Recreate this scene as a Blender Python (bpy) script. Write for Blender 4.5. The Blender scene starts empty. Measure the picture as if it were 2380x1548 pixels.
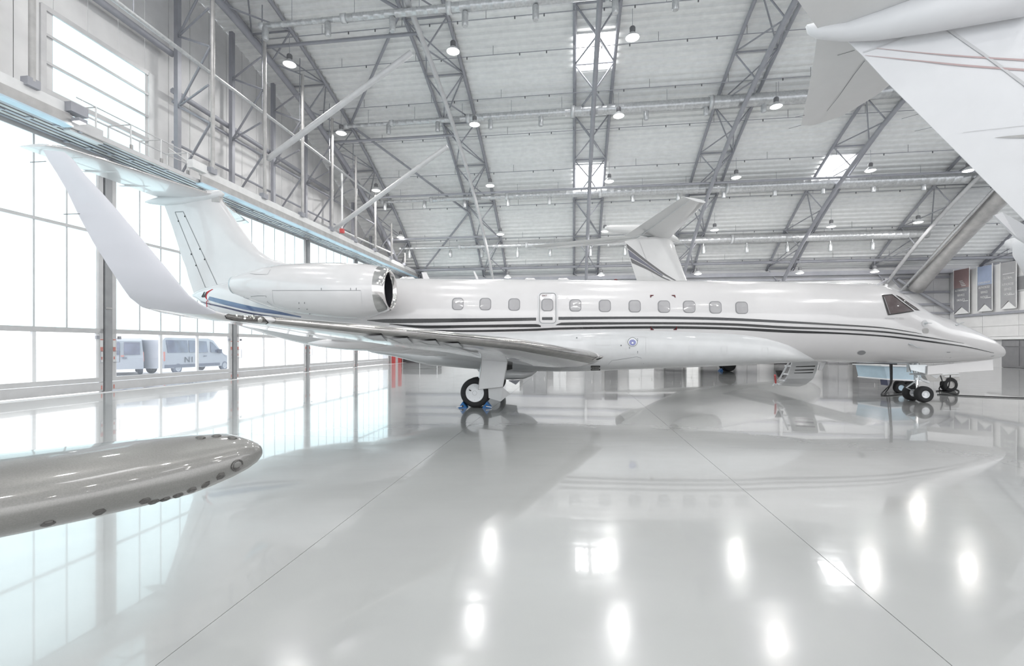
import bpy, bmesh, math, random
from mathutils import Vector, Matrix
from mathutils.bvhtree import BVHTree
random.seed(4)
PI = math.pi
SC = bpy.context.scene
COL = SC.collection

# ------------------------------------------------------------ camera, world, exposure
F, CX, HY, CAMZ = 1080.0, 1190.0, 804.0, 1.6      # focal length in px, principal column, horizon row, eye height
cam_d = bpy.data.cameras.new('camera'); cam = bpy.data.objects.new('camera', cam_d); COL.objects.link(cam)
cam.location = (0, 0, CAMZ); cam.rotation_euler = (PI/2, 0, 0)
cam_d.sensor_width = 36; cam_d.lens = 36*F/2380; cam_d.shift_y = (HY-774)/2380
cam_d.clip_start = 0.05; cam_d.clip_end = 900
SC.camera = cam
SC.view_settings.view_transform = 'Standard'; SC.view_settings.look = 'None'
SC.view_settings.gamma = 1; SC.view_settings.use_curve_mapping = False
SC.view_settings.exposure = 0.23
WORLD_STRENGTH = 2.3
LAMP_W = 170.0
w = bpy.data.worlds.new('overcast_sky'); SC.world = w; w.use_nodes = True
nt = w.node_tree; bg = nt.nodes['Background']
tc = nt.nodes.new('ShaderNodeTexCoord'); sep = nt.nodes.new('ShaderNodeSeparateXYZ')
rp = nt.nodes.new('ShaderNodeValToRGB')
rp.color_ramp.elements[0].position = 0.0; rp.color_ramp.elements[0].color = (1, 1, 1, 1)
rp.color_ramp.elements[1].position = 1.0; rp.color_ramp.elements[1].color = (0.90, 0.95, 1, 1)
nt.links.new(tc.outputs['Generated'], sep.inputs[0]); nt.links.new(sep.outputs['Z'], rp.inputs[0])
nt.links.new(rp.outputs[0], bg.inputs[0]); bg.inputs[1].default_value = WORLD_STRENGTH
try:
    SC.cycles.max_bounces = 7; SC.cycles.diffuse_bounces = 4; SC.cycles.glossy_bounces = 4
    SC.cycles.transparent_max_bounces = 12; SC.cycles.sample_clamp_indirect = 4
    SC.cycles.caustics_reflective = False; SC.cycles.caustics_refractive = False
    SC.cycles.use_denoising = True
except Exception: pass

# ------------------------------------------------------------ frames of reference
U = Vector((0.1300, 0.9915, 0)).normalized()      # along the door wall, into the depth
V = Vector((U.y, -U.x, 0))                        # across, away from the door wall
def H(s, v, z): return U*s + V*v + Vector((0, 0, z))
def ray(px, py): return Vector(((px-CX)/F, 1.0, (HY-py)/F))
EYE = Vector((0, 0, CAMZ))
def on_v(px, py, v):
    d = ray(px, py); t = v/d.dot(V); return EYE + d*t
def on_s(px, py, s):
    d = ray(px, py); t = s/d.dot(U); return EYE + d*t
def on_y(px, py, y): return EYE + ray(px, py)*y
def on_z(px, py, z=0.0):
    d = ray(px, py); return EYE + d*((z-CAMZ)/d.z)
# the jet's own frame: x towards its nose (0 at the main gear), l towards its right wing, z up
ND = Vector((0.9969, -0.0785, 0)); NR = Vector((-0.0785, -0.9969, 0)); P0 = Vector((-0.775, 14.35, 0))
def J(x, l, z): return P0 + ND*x + NR*l + Vector((0, 0, z))
def jl(px, py, l):
    d = ray(px, py); t = (l + P0.dot(NR))/d.dot(NR); p = EYE + d*t
    return ((p-P0).dot(ND), p.z)
def jp(px, py, l):
    x, z = jl(px, py, l); return J(x, l, z)
RA, SA, ZA = 52.0, 12.0, -32.5                    # the roof's arch: radius, centre s, centre z
def arch(s, dr=0.0): return ZA + math.sqrt((RA+dr)**2 - (s-SA)**2)

# ------------------------------------------------------------ materials
M = {}
def mat(name, col, rough=0.5, metal=0.0, coat=0.0, emit=None, es=0.0, noise=0.03, nscale=3.0, bump=0.0, alpha=None, spec=None, trans=0.0, ior=1.45):
    m = bpy.data.materials.new(name); m.use_nodes = True
    n = m.node_tree.nodes; lk = m.node_tree.links; b = n['Principled BSDF']
    b.inputs['Roughness'].default_value = rough; b.inputs['Metallic'].default_value = metal
    b.inputs['Coat Weight'].default_value = coat; b.inputs['Coat Roughness'].default_value = 0.04
    if spec is not None: b.inputs['Specular IOR Level'].default_value = spec
    if trans: b.inputs['Transmission Weight'].default_value = trans; b.inputs['IOR'].default_value = ior
    if noise > 0:
        g = n.new('ShaderNodeNewGeometry'); t = n.new('ShaderNodeTexNoise'); t.inputs['Scale'].default_value = nscale
        t.inputs['Detail'].default_value = 5
        r = n.new('ShaderNodeValToRGB'); lo = [max(0, c*(1-noise*2)) for c in col]; hi = [min(1, c*(1+noise)) for c in col]
        r.color_ramp.elements[0].position = .3; r.color_ramp.elements[0].color = (*lo, 1)
        r.color_ramp.elements[1].position = .7; r.color_ramp.elements[1].color = (*hi, 1)
        lk.new(g.outputs['Position'], t.inputs['Vector']); lk.new(t.outputs['Fac'], r.inputs[0]); lk.new(r.outputs[0], b.inputs['Base Color'])
        if bump:
            bp = n.new('ShaderNodeBump'); bp.inputs['Strength'].default_value = bump; bp.inputs['Distance'].default_value = .02
            lk.new(t.outputs['Fac'], bp.inputs['Height']); lk.new(bp.outputs[0], b.inputs['Normal'])
    else: b.inputs['Base Color'].default_value = (*col, 1)
    if emit: b.inputs['Emission Color'].default_value = (*emit, 1); b.inputs['Emission Strength'].default_value = es
    if alpha is not None: b.inputs['Alpha'].default_value = alpha
    M[name] = m; return m
mat('jet_white', (.66, .645, .65), .22, coat=.7, noise=.01)
mat('jet_belly', (.62, .625, .635), .28, coat=.5, noise=.02)
mat('far_jet_white', (.68, .68, .68), .25, coat=.5, noise=.01)
mat('near_jet_white', (.76, .76, .78), .45, coat=.1, noise=.01)
mat('winglet_shaded_grey', (.56, .56, .60), .35, coat=.3, noise=.01)  # greyer than the wing's white: the winglet's shading is put into its colour
mat('elevator_grey', (.72, .72, .72), .4, coat=.2, noise=.01)
mat('stripe_black', (.022, .022, .024), .16, coat=.6, noise=.02)
mat('stripe_blue', (.07, .12, .24), .15, coat=.8, noise=.05)
mat('navy', (.035, .04, .09), .25, coat=.5, noise=.02)
mat('fin_charcoal', (.035, .035, .04), .3, coat=.5, noise=.02)
mat('stripe_rose', (.50, .37, .37), .4, noise=.02)
mat('red_mark', (.12, .01, .015), .4, noise=.02)
mat('red_ribbon', (.45, .03, .04), .7, noise=.05)
mat('chrome', (.72, .70, .69), .12, metal=1.0, noise=.02, nscale=14)
mat('slat_metal', (.50, .485, .47), .16, metal=1.0, noise=.08, nscale=6)
mat('grey_metallic', (.24, .235, .225), .36, metal=.4, coat=.9, noise=.06, nscale=220)
mat('dark_stud', (.13, .125, .12), .4, metal=.6, noise=.1, nscale=90)
mat('window_glass', (.42, .41, .42), .10, coat=1.0, noise=.04)
mat('window_rim', (.25, .25, .26), .35, noise=.02)
mat('cockpit_glass', (.10, .075, .075), .05, coat=1.0, noise=.05)
mat('seam', (.20, .21, .22), .6, noise=.05)
mat('soft_seam', (.60, .60, .61), .5, noise=.02)
mat('rubber', (.018, .018, .02), .75, noise=.1, nscale=20)
mat('hub_white', (.80, .81, .83), .3, coat=.3, noise=.02)
mat('gear_metal', (.55, .58, .60), .35, metal=.6, noise=.06)
mat('inlet_dark', (.02, .02, .025), .5, noise=.1)
mat('chock_blue', (.01, .13, .38), .5, noise=.05)
mat('lens_dark', (.11, .10, .095), .06, coat=1.0, noise=.1, nscale=30)
mat('lens_bright', (.75, .73, .70), .08, metal=1.0, noise=.02)
mat('lens_blue', (.12, .14, .40), .1, coat=1.0, noise=.2, nscale=40)
mat('steel', (.36, .365, .40), .45, metal=.15, noise=.04)
mat('steel_light', (.60, .60, .61), .45, metal=.15, noise=.04)
mat('galvanised', (.62, .63, .64), .32, metal=.55, noise=.08, nscale=9)
mat('beam_white', (.80, .80, .80), .5, noise=.03)
mat('rail_grey', (.47, .46, .455), .45, metal=.2, noise=.08)
mat('deck', (.90, .905, .90), .5, metal=.0, noise=.03)
mat('cladding', (.73, .725, .725), .55, noise=.04, nscale=1.2)
mat('back_cladding', (.60, .60, .61), .5, noise=.03, nscale=1.2)
mat('door_frame', (.60, .595, .60), .4, metal=.1, noise=.03)
mat('door_frame_light', (.82, .82, .83), .4, noise=.02)
mat('door_post', (.36, .365, .375), .4, metal=.3, noise=.05)
mat('black', (.03, .03, .03), .6, noise=.1)
mat('glazed_dark', (.22, .22, .23), .4, noise=.04)
mat('dark_cabinet', (.07, .07, .075), .5, noise=.06)
mat('mid_cabinet', (.24, .24, .25), .5, noise=.06)
mat('red_paint', (.62, .10, .10), .5, noise=.05)
mat('sticker_red', (.60, .25, .22), .5, noise=.02)
mat('sticker_white', (.75, .75, .75), .5, noise=.02)
mat('cart_blue', (.52, .66, .76), .4, noise=.04)
mat('cart_grey', (.55, .54, .53), .5, noise=.04)
mat('lamp_housing', (.17, .17, .18), .5, noise=.05)
mat('lamp_shade', (.70, .71, .72), .35, metal=.3, noise=.03)
mat('lamp_glow', (1, 1, 1), .5, emit=(1, .99, .97), es=9.0, noise=0)
mat('skylight_glow', (1, 1, 1), .5, emit=(1, 1, 1), es=8.0, noise=0)
mat('pane_glow', (.25, .27, .28), .35, emit=(.72, .945, 1), es=1.45, noise=0)
mat('upper_pane_glow', (.25, .27, .28), .35, emit=(.70, .94, 1), es=1.08, noise=0)
mat('clear_pane', (.9, .95, 1), .03, alpha=.10, noise=0)
mat('banner_red', (.36, .25, .25), .8, noise=.03)  # banner cloth colours are pre-faded, with the haze mixed into them
mat('banner_blue', (.34, .40, .54), .8, noise=.03)
mat('banner_grey', (.36, .36, .37), .8, noise=.03)
mat('banner_dark', (.27, .27, .29), .8, noise=.03)
mat('apron', (.62, .63, .65), .8, noise=.03, nscale=.2)
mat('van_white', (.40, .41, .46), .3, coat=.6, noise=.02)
mat('van_glass', (.12, .13, .20), .12, coat=.8, noise=.2, nscale=2)
mat('van_trim', (.16, .17, .22), .6, noise=.05)
mat('van_letters', (.10, .11, .14), .5, noise=.02)
mat('joint', (.33, .33, .34), .7, noise=.05)

# epoxy floor: glossy light grey, faint mottling and long soft ripples in the coat
fm = bpy.data.materials.new('epoxy_floor'); fm.use_nodes = True; M['floor'] = fm
n = fm.node_tree.nodes; lk = fm.node_tree.links; b = n['Principled BSDF']
g = n.new('ShaderNodeNewGeometry')
def noise(scale, detail=4, vec=None, sc=None):
    t = n.new('ShaderNodeTexNoise'); t.inputs['Scale'].default_value = scale; t.inputs['Detail'].default_value = detail
    if sc:
        mp = n.new('ShaderNodeMapping'); mp.inputs['Scale'].default_value = sc; mp.inputs['Rotation'].default_value = (0, 0, .13)
        lk.new(g.outputs['Position'], mp.inputs['Vector']); lk.new(mp.outputs[0], t.inputs['Vector'])
    else: lk.new(g.outputs['Position'], t.inputs['Vector'])
    return t
t1 = noise(.45, 6); r1 = n.new('ShaderNodeValToRGB')
r1.color_ramp.elements[0].position = .25; r1.color_ramp.elements[0].color = (.40, .405, .40, 1)
r1.color_ramp.elements[1].position = .75; r1.color_ramp.elements[1].color = (.48, .485, .48, 1)
lk.new(t1.outputs['Fac'], r1.inputs[0]); lk.new(r1.outputs[0], b.inputs['Base Color'])
t2 = noise(1.1, 4); r2 = n.new('ShaderNodeMapRange'); r2.inputs['To Min'].default_value = .08; r2.inputs['To Max'].default_value = .24
lk.new(t2.outputs['Fac'], r2.inputs['Value']); lk.new(r2.outputs[0], b.inputs['Roughness'])
t3 = noise(1.0, 3, sc=(.35, 1.6, 1)); t4 = noise(2.5, 3)
ad = n.new('ShaderNodeMath'); ad.operation = 'MULTIPLY_ADD'; ad.inputs[1].default_value = .25
lk.new(t4.outputs['Fac'], ad.inputs[0]); lk.new(t3.outputs['Fac'], ad.inputs[2])
bp = n.new('ShaderNodeBump'); bp.inputs['Strength'].default_value = .10; bp.inputs['Distance'].default_value = .05
lk.new(ad.outputs[0], bp.inputs['Height']); lk.new(bp.outputs[0], b.inputs['Normal'])
b.inputs['Coat Weight'].default_value = .7; b.inputs['Coat Roughness'].default_value = .03
b.inputs['Specular IOR Level'].default_value = .6

# ------------------------------------------------------------ object helpers
W = {}                                             # world position of every parent's origin
def tag(o, label=None, cat=None, group=None, kind=None):
    if label: o['label'] = label
    if cat: o['category'] = cat
    if group: o['group'] = group
    if kind: o['kind'] = kind
    return o
def thing(name, label, cat, loc, group=None, kind=None):
    o = bpy.data.objects.new(name, None); COL.objects.link(o); o.location = loc; o.empty_display_size = .2
    W[o.name] = Vector(loc); return tag(o, label, cat, group, kind)
def obj(name, verts, faces, m, parent=None, smooth=False, label=None, flip=False):
    me = bpy.data.meshes.new(name)
    verts = [Vector(v) for v in verts]
    if parent is not None: org = W[parent.name]
    else:
        xs = [v.x for v in verts]; ys = [v.y for v in verts]; zs = [v.z for v in verts]
        org = Vector(((min(xs)+max(xs))/2, (min(ys)+max(ys))/2, min(zs)))
    me.from_pydata([v-org for v in verts], [], [tuple(reversed(f)) for f in faces] if flip else faces)
    me.materials.append(M[m])
    if smooth:
        for p in me.polygons: p.use_smooth = True
    me.update()
    o = bpy.data.objects.new(name, me); COL.objects.link(o)
    if parent is not None: o.parent = parent
    else: o.location = org
    W[o.name] = org
    if label: o['label'] = label
    return o
def fix_normals(o):
    bm = bmesh.new(); bm.from_mesh(o.data); bmesh.ops.remove_doubles(bm, verts=bm.verts, dist=1e-5)
    bmesh.ops.recalc_face_normals(bm, faces=bm.faces); bm.to_mesh(o.data); bm.free(); return o
class MB:
    def __init__(s): s.v = []; s.f = []
    def add(s, vs, fs):
        k = len(s.v); s.v += [Vector(q) for q in vs]; s.f += [tuple(i+k for i in f) for f in fs]; return s
    def box(s, c, a, b, d):                       # centre and three half-axes
        c, a, b, d = Vector(c), Vector(a), Vector(b), Vector(d)
        vs = [c+a*i+b*j+d*k for i in (-1, 1) for j in (-1, 1) for k in (-1, 1)]
        return s.add(vs, [(0,1,3,2),(4,6,7,5),(0,4,5,1),(2,3,7,6),(0,2,6,4),(1,5,7,3)])
    def hb(s, s0, s1, v0, v1, z0, z1):            # box in the hangar's frame
        return s.box(H((s0+s1)/2, (v0+v1)/2, (z0+z1)/2), V*((v1-v0)/2), U*((s1-s0)/2), (0,0,(z1-z0)/2))
    def tube(s, pts, r, n=8, caps=True):
        pts = [Vector(p) for p in pts]; rs = r if isinstance(r, (list, tuple)) else [r]*len(pts)
        rings = []; up = None
        for i, p in enumerate(pts):
            d = (pts[min(i+1, len(pts)-1)] - pts[max(i-1, 0)]).normalized()
            if up is None: up = Vector((0,0,1)) if abs(d.z) < .9 else Vector((1,0,0))
            e1 = d.cross(up).normalized(); e2 = e1.cross(d).normalized(); up = e2
            rings.append([p + (e1*math.cos(2*PI*k/n) + e2*math.sin(2*PI*k/n))*rs[i] for k in range(n)])
        return s.loft(rings, caps)
    def loft(s, rings, caps=True, close=True):
        n = len(rings[0]); vs = [q for r in rings for q in r]; fs = []
        for i in range(len(rings)-1):
            for k in range(n if close else n-1):
                a, b_ = i*n+k, i*n+(k+1) % n; fs.append((a, b_, b_+n, a+n))
        if caps: fs.append(tuple(range(n-1, -1, -1))); fs.append(tuple((len(rings)-1)*n+k for k in range(n)))
        return s.add(vs, fs)
    def revolve(s, c, ax, prof, n=32, caps=False):
        c = Vector(c); ax = Vector(ax).normalized(); t = Vector((0,0,1)) if abs(ax.z) < .9 else Vector((1,0,0))
        e1 = ax.cross(t).normalized(); e2 = e1.cross(ax)
        rings = [[c + ax*a + (e1*math.cos(2*PI*k/n)+e2*math.sin(2*PI*k/n))*r for k in range(n)] for a, r in prof]
        return s.loft(rings, caps)
    def prism(s, poly, d):                        # planar polygon pushed along d
        poly = [Vector(p) for p in poly]; d = Vector(d); n = len(poly)
        vs = poly + [p+d for p in poly]
        fs = [tuple(range(n)), tuple(range(2*n-1, n-1, -1))] + [(i, i+n, (i+1) % n+n, (i+1) % n) for i in range(n)]
        return s.add(vs, fs)
    def build(s, name, m, parent=None, smooth=False, label=None, fix=True):
        o = obj(name, s.v, s.f, m, parent, smooth, label)
        if fix: fix_normals(o)
        return o
def auto_smooth(o, ang=35):
    me = o.data
    for p in me.polygons: p.use_smooth = True
    bm = bmesh.new(); bm.from_mesh(me)
    for e in bm.edges:
        if len(e.link_faces) == 2 and e.calc_face_angle(0) > math.radians(ang): e.smooth = False
    bm.to_mesh(me); bm.free(); return o
_rod = {}
def rod(name, p, q, r, m, parent, n=8, r2=None):  # a straight member; alike members share one mesh
    key = (m, n)
    if key not in _rod:
        mb = MB(); mb.tube([(0,0,-.5), (0,0,.5)], 1.0, n); me = bpy.data.meshes.new('rod_'+m); me.from_pydata(mb.v, [], mb.f)
        me.materials.append(M[m])
        for f in me.polygons: f.use_smooth = len(f.vertices) == 4
        _rod[key] = me
    p, q = Vector(p), Vector(q); d = q-p
    o = bpy.data.objects.new(name, _rod[key]); COL.objects.link(o)
    o.rotation_mode = 'QUATERNION'; o.rotation_quaternion = d.to_track_quat('Z', 'Y')
    o.scale = (r, r2 or r, d.length)
    c = (p+q)/2
    if parent is not None: o.parent = parent; o.location = c - W[parent.name]
    else: o.location = c
    return o
def copy_tree(o, shift, parent=None):
    c = o.copy(); COL.objects.link(c)
    if parent is None: c.location = o.location + shift; W[c.name] = W[o.name] + shift
    else: c.parent = parent; W[c.name] = W[parent.name]
    for ch in list(o.children): copy_tree(ch, shift, c)
    return c
def text(name, s, org, right, up, h, m, parent, depth=.003, align='CENTER', label=None, stretch=1.0):
    cu = bpy.data.curves.new('txt', 'FONT'); cu.body = s; cu.size = 1.0; cu.align_x = align; cu.extrude = .001
    t = bpy.data.objects.new('txt', cu); COL.objects.link(t)
    bpy.context.view_layer.update()
    me = bpy.data.meshes.new_from_object(t.evaluated_get(bpy.context.evaluated_depsgraph_get()))
    bpy.data.objects.remove(t); bpy.data.curves.remove(cu)
    right, up = Vector(right).normalized(), Vector(up).normalized(); nn = right.cross(up); org = Vector(org)
    k = h/.7
    vs = [org + right*(v.co.x*k*stretch) + up*(v.co.y*k) + nn*(v.co.z/.001*depth) for v in me.vertices]
    fs = [tuple(p.vertices) for p in me.polygons]; bpy.data.meshes.remove(me)
    return obj(name, vs, fs, m, parent, label=label)
def crom(tab, n):                                  # smooth resampling of a table of tuples
    out = []; k = len(tab)
    for i in range(k-1):
        p0, p1, p2, p3 = tab[max(i-1, 0)], tab[i], tab[i+1], tab[min(i+2, k-1)]
        for j in range(n):
            t = j/n; row = []
            dx = (p2[0]-p1[0]) or 1e-9
            for c in range(len(p1)):
                if c == 0: row.append(p1[0]+(p2[0]-p1[0])*t); continue
                m1 = (p2[c]-p0[c])/((p2[0]-p0[0]) or 1e-9)*dx if i > 0 else (p2[c]-p1[c])
                m2 = (p3[c]-p1[c])/((p3[0]-p1[0]) or 1e-9)*dx if i < k-2 else (p2[c]-p1[c])
                h1 = 2*t**3-3*t*t+1; h2 = -2*t**3+3*t*t; h3 = t**3-2*t*t+t; h4 = t**3-t*t
                row.append(h1*p1[c]+h2*p2[c]+h3*m1+h4*m2)
            out.append(tuple(row))
    out.append(tab[-1]); return out

# ------------------------------------------------------------ painted and inset pieces that follow a surface
class Surf:
    def __init__(s, objs):
        vs, fs = [], []
        for o in objs:
            k = len(vs); vs += [v.co + W[o.name] for v in o.data.vertices]; fs += [tuple(i+k for i in p.vertices) for p in o.data.polygons]
        s.b = BVHTree.FromPolygons(vs, fs)
    def at(s, px, py, off=.004):
        d = ray(px, py).normalized(); loc, nr, _, _ = s.b.ray_cast(EYE, d)
        if loc is None:
            loc, nr, _, _ = s.b.find_nearest(EYE + d*14.0)
        if nr.dot(d) > 0: nr = -nr
        return loc + nr*off, nr
def band(surf, name, up, lo, m, parent, off=.005, nx=6, ny=3, label=None):
    """strip between two polylines of the surface, (x, y) rows"""
    def samp(pl, t):
        x = pl[0][0] + (pl[-1][0]-pl[0][0])*t
        for a, b_ in zip(pl[:-1], pl[1:]):
            if a[0] <= x <= b_[0]+1e-6: return (x, a[1]+(b_[1]-a[1])*(x-a[0])/(b_[0]-a[0]))
        return pl[-1]
    up2 = crom(up, 6) if len(up) > 2 else up; lo2 = crom(lo, 6) if len(lo) > 2 else lo
    n_ = nx*max(len(up), len(lo)); vs, fs = [], []
    for i in range(n_+1):
        a, b_ = samp(up2, i/n_), samp(lo2, i/n_)
        for j in range(ny+1):
            q = j/ny; vs.append(surf.at(a[0]+(b_[0]-a[0])*q, a[1]+(b_[1]-a[1])*q, off)[0])
    for i in range(n_):
        for j in range(ny):
            k = i*(ny+1)+j; fs.append((k, k+1, k+ny+2, k+ny+1))
    return obj(name, vs, fs, m, parent, smooth=True, label=label)
def patch(surf, name, poly, m, parent, off=.005, rings=3, label=None, sub=3):
    P = []
    for a, b_ in zip(poly, poly[1:]+poly[:1]):
        for j in range(sub): P.append((a[0]+(b_[0]-a[0])*j/sub, a[1]+(b_[1]-a[1])*j/sub))
    cx = sum(p[0] for p in P)/len(P); cy = sum(p[1] for p in P)/len(P)
    vs = [surf.at(cx, cy, off)[0]]; fs = []; n_ = len(P)
    for r in range(1, rings+1):
        for p in P: vs.append(surf.at(cx+(p[0]-cx)*r/rings, cy+(p[1]-cy)*r/rings, off)[0])
    for k in range(n_):
        fs.append((0, 1+k, 1+(k+1) % n_))
        for r in range(rings-1):
            a = 1+r*n_+k; b_ = 1+r*n_+(k+1) % n_; fs.append((a, a+n_, b_+n_, b_))
    return obj(name, vs, fs, m, parent, smooth=True, label=label)
def rrect(cx, cy, w_, h_, r, n_=5, skew=0):
    out = []
    for q, (sx, sy) in enumerate([(1, -1), (1, 1), (-1, 1), (-1, -1)]):
        for i in range(n_+1):
            a = (-90 + q*90 + 90*i/n_)*PI/180
            x = sx*(w_/2-r) + r*math.cos(a); y = sy*(h_/2-r) + r*math.sin(a)
            out.append((cx+x+skew*y, cy+y))
    return out
def ellipse(cx, cy, rx, ry, n_=20, rot=0):
    return [(cx+rx*math.cos(a)*math.cos(rot)-ry*math.sin(a)*math.sin(rot), cy+rx*math.cos(a)*math.sin(rot)+ry*math.sin(a)*math.cos(rot)) for a in [2*PI*k/n_ for k in range(n_)]]
def ring(surf, name, poly, wd, m, parent, off=.006, label=None, closed=True):
    """thin line along a polyline of the surface, wd in metres"""
    P = []
    seq = list(zip(poly, poly[1:]+poly[:1])) if closed else list(zip(poly[:-1], poly[1:]))
    for a, b_ in seq:
        k = max(1, int(math.hypot(b_[0]-a[0], b_[1]-a[1])/8))
        for j in range(k): P.append((a[0]+(b_[0]-a[0])*j/k, a[1]+(b_[1]-a[1])*j/k))
    if not closed: P.append(poly[-1])
    C_ = [surf.at(p[0], p[1], off) for p in P]; vs, fs = [], []; n_ = len(C_)
    for i in range(n_):
        a = C_[(i-1) % n_ if closed else max(i-1, 0)][0]; b_ = C_[(i+1) % n_ if closed else min(i+1, n_-1)][0]
        side = (b_-a).normalized().cross(C_[i][1]).normalized()*wd/2
        vs += [C_[i][0]-side, C_[i][0]+side]
    for i in range(n_ if closed else n_-1):
        a, b_ = 2*i, 2*((i+1) % n_); fs.append((a, a+1, b_+1, b_))
    return obj(name, vs, fs, m, parent, smooth=True, label=label)

# ============================================================ THE SETTING
V_DOOR, V_GABLE, V_GIRDER, S_BACK, V_RIGHT = -16.35, -18.5, -14.9, 44.0, 31.9
apron = MB().box((0, 60, -.16), (260, 0, 0), (0, 260, 0), (0, 0, .04)).build('ground', 'apron'); apron['kind'] = 'structure'
# floor: slab bed with one object per poured slab, joints left open
fl = MB().hb(-13, S_BACK, V_DOOR-.4, 50, -.11, -.03).build('floor', 'joint'); fl['kind'] = 'structure'
srows = [-13, -8.5, -.5, 7.7, 15.9, 24.1, 32.3, S_BACK]; vcols = [V_DOOR-.4] + [-2.07+3.95*k for k in range(-3, 14)]
g_ = .0025
for a, b_ in zip(srows[:-1], srows[1:]):
    for c, d in zip(vcols[:-1], vcols[1:]):
        MB().hb(a+g_, b_-g_, c+g_, d-g_, -.03, 0).build('slab', 'floor', fl)
# roof deck: folded sheets that run across the hall, laid along the arch
ceil = thing('ceiling', None, None, H(SA, 10, ZA+RA)); ceil['kind'] = 'structure'
pitch = .41; arc0 = -math.asin(28/RA); arc1 = math.asin((S_BACK-SA)/RA)
vsheet = [V_GABLE, -14.7, -6.2, 2.3, 10.8, 19.3, 27.8, 36.3, 50]
def deck_strip(a0, a1, v0, v1, name, parent):
    k = int(round((a1-a0)*RA/pitch)); prof = []
    for i in range(k):
        for f_, h_ in ((0, 0), (.30, 0), (.42, .12), (.88, .12)):
            a = a0 + (a1-a0)*(i+f_)/k; prof.append((SA+(RA+h_)*math.sin(a), ZA+(RA+h_)*math.cos(a)))
    prof.append((SA+RA*math.sin(a1), ZA+RA*math.cos(a1)))
    vs = [H(s, v, z) for v in (v0+.01, v1-.01) for s, z in prof]; m_ = len(prof)
    fs = [(i, i+1, m_+i+1, m_+i) for i in range(m_-1)]
    return obj(name, vs, fs, 'deck', parent)
nst = 9
for v0, v1 in zip(vsheet[:-1], vsheet[1:]):
    for i in range(nst):
        a0 = arc0+(arc1-arc0)*i/nst; a1 = arc0+(arc1-arc0)*(i+1)/nst; deck_strip(a0, a1, v0, v1, 'deck_sheet', ceil)
# closed outer skin above the deck keeps the sky out
skin = []
for i in range(41):
    a = arc0+(arc1-arc0)*i/40; skin.append((SA+(RA+.18)*math.sin(a), ZA+(RA+.18)*math.cos(a)))
obj('roof_skin', [H(s, v, z) for v in (V_GABLE-.2, 50.2) for s, z in skin], [(i, i+1, 42+i, 41+i) for i in range(40)], 'deck', ceil)
# roof lights between the chords of two trusses
def skylight(n_, s0, s1, v0, v1):
    o = thing('window_%d' % n_, None, None, H((s0+s1)/2, (v0+v1)/2, arch((s0+s1)/2)-.05), kind='structure')
    def q(s, v, dr): return H(s, v, arch(s, dr))
    obj('pane', [q(s0, v0, -.06), q(s1, v0, -.06), q(s1, v1, -.06), q(s0, v1, -.06)], [(0, 1, 2, 3)], 'skylight_glow', o)
    for a, b_ in (((s0, v0), (s1, v0)), ((s1, v0), (s1, v1)), ((s1, v1), (s0, v1)), ((s0, v1), (s0, v0))):
        rod('frame', q(a[0], a[1], -.05), q(b_[0], b_[1], -.05), .07, 'beam_white', o, 4)
skylight(1, 24.5, 26.8, .15, 2.25); skylight(2, 33.8, 35.8, .15, 2.25); skylight(3, 34.0, 36.0, 17.2, 19.2)
skylight(4, 2, 6, .15, 2.25); skylight(5, 2, 6, 17.2, 19.2)
# gable wall above the doors, one object per cladding sheet
gw = thing('wall_left', None, None, H(16, V_GABLE, 8.9), kind='structure')
s = -12.0; k = 0
while s < S_BACK-.1:
    e = min(s+1.2, S_BACK); lo = 8.3
    holes = []
    wn0, wn1 = 14.05, 18.2
    def sheet(z0, za, zb):
        MB().prism([H(s+.012, V_GABLE, z0), H(e-.012, V_GABLE, z0), H(e-.012, V_GABLE, zb), H(s+.012, V_GABLE, za)], -V*.06).build('cladding_sheet', 'cladding', gw)
    mid = (s+e)/2
    if wn0-.2 < mid < wn1+.2:
        sheet(lo, 9.74, 9.74); sheet(13.55, arch(s)+.09, arch(e)+.09)
    else: sheet(lo, arch(s)+.09, arch(e)+.09)
    s += 1.2
MB().hb(-12, S_BACK, V_GABLE-.16, V_GABLE-.10, 8.3, 9.7).build('backing', 'cladding', gw)
bk = [H(q, V_GABLE-.12, 13.6) for q in (-12, S_BACK)]
top = [(S_BACK-2*i, arch(S_BACK-2*i)) for i in range(0, 29)]
obj('backing', [H(-12, V_GABLE-.12, 9.6), H(wn0-.3, V_GABLE-.12, 9.6), H(wn0-.3, V_GABLE-.12, arch(wn0)+.12), H(0, V_GABLE-.12, arch(0)+.12), H(-12, V_GABLE-.12, arch(-12)+.1)], [(0, 1, 2, 3, 4)], 'cladding', gw)
obj('backing', [H(wn1+.3, V_GABLE-.12, 9.6), H(S_BACK, V_GABLE-.12, 9.6)] + [H(q, V_GABLE-.12, arch(q)+.12) for q in (44, 40, 36, 32, 28, 24, wn1+.3)], [tuple(range(9))], 'cladding', gw)
# ledge between the door plane and the gable wall
MB().hb(-12, S_BACK, V_GABLE-.1, V_DOOR-.3, 8.25, 8.4).build('ledge', 'cladding', gw)
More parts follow.
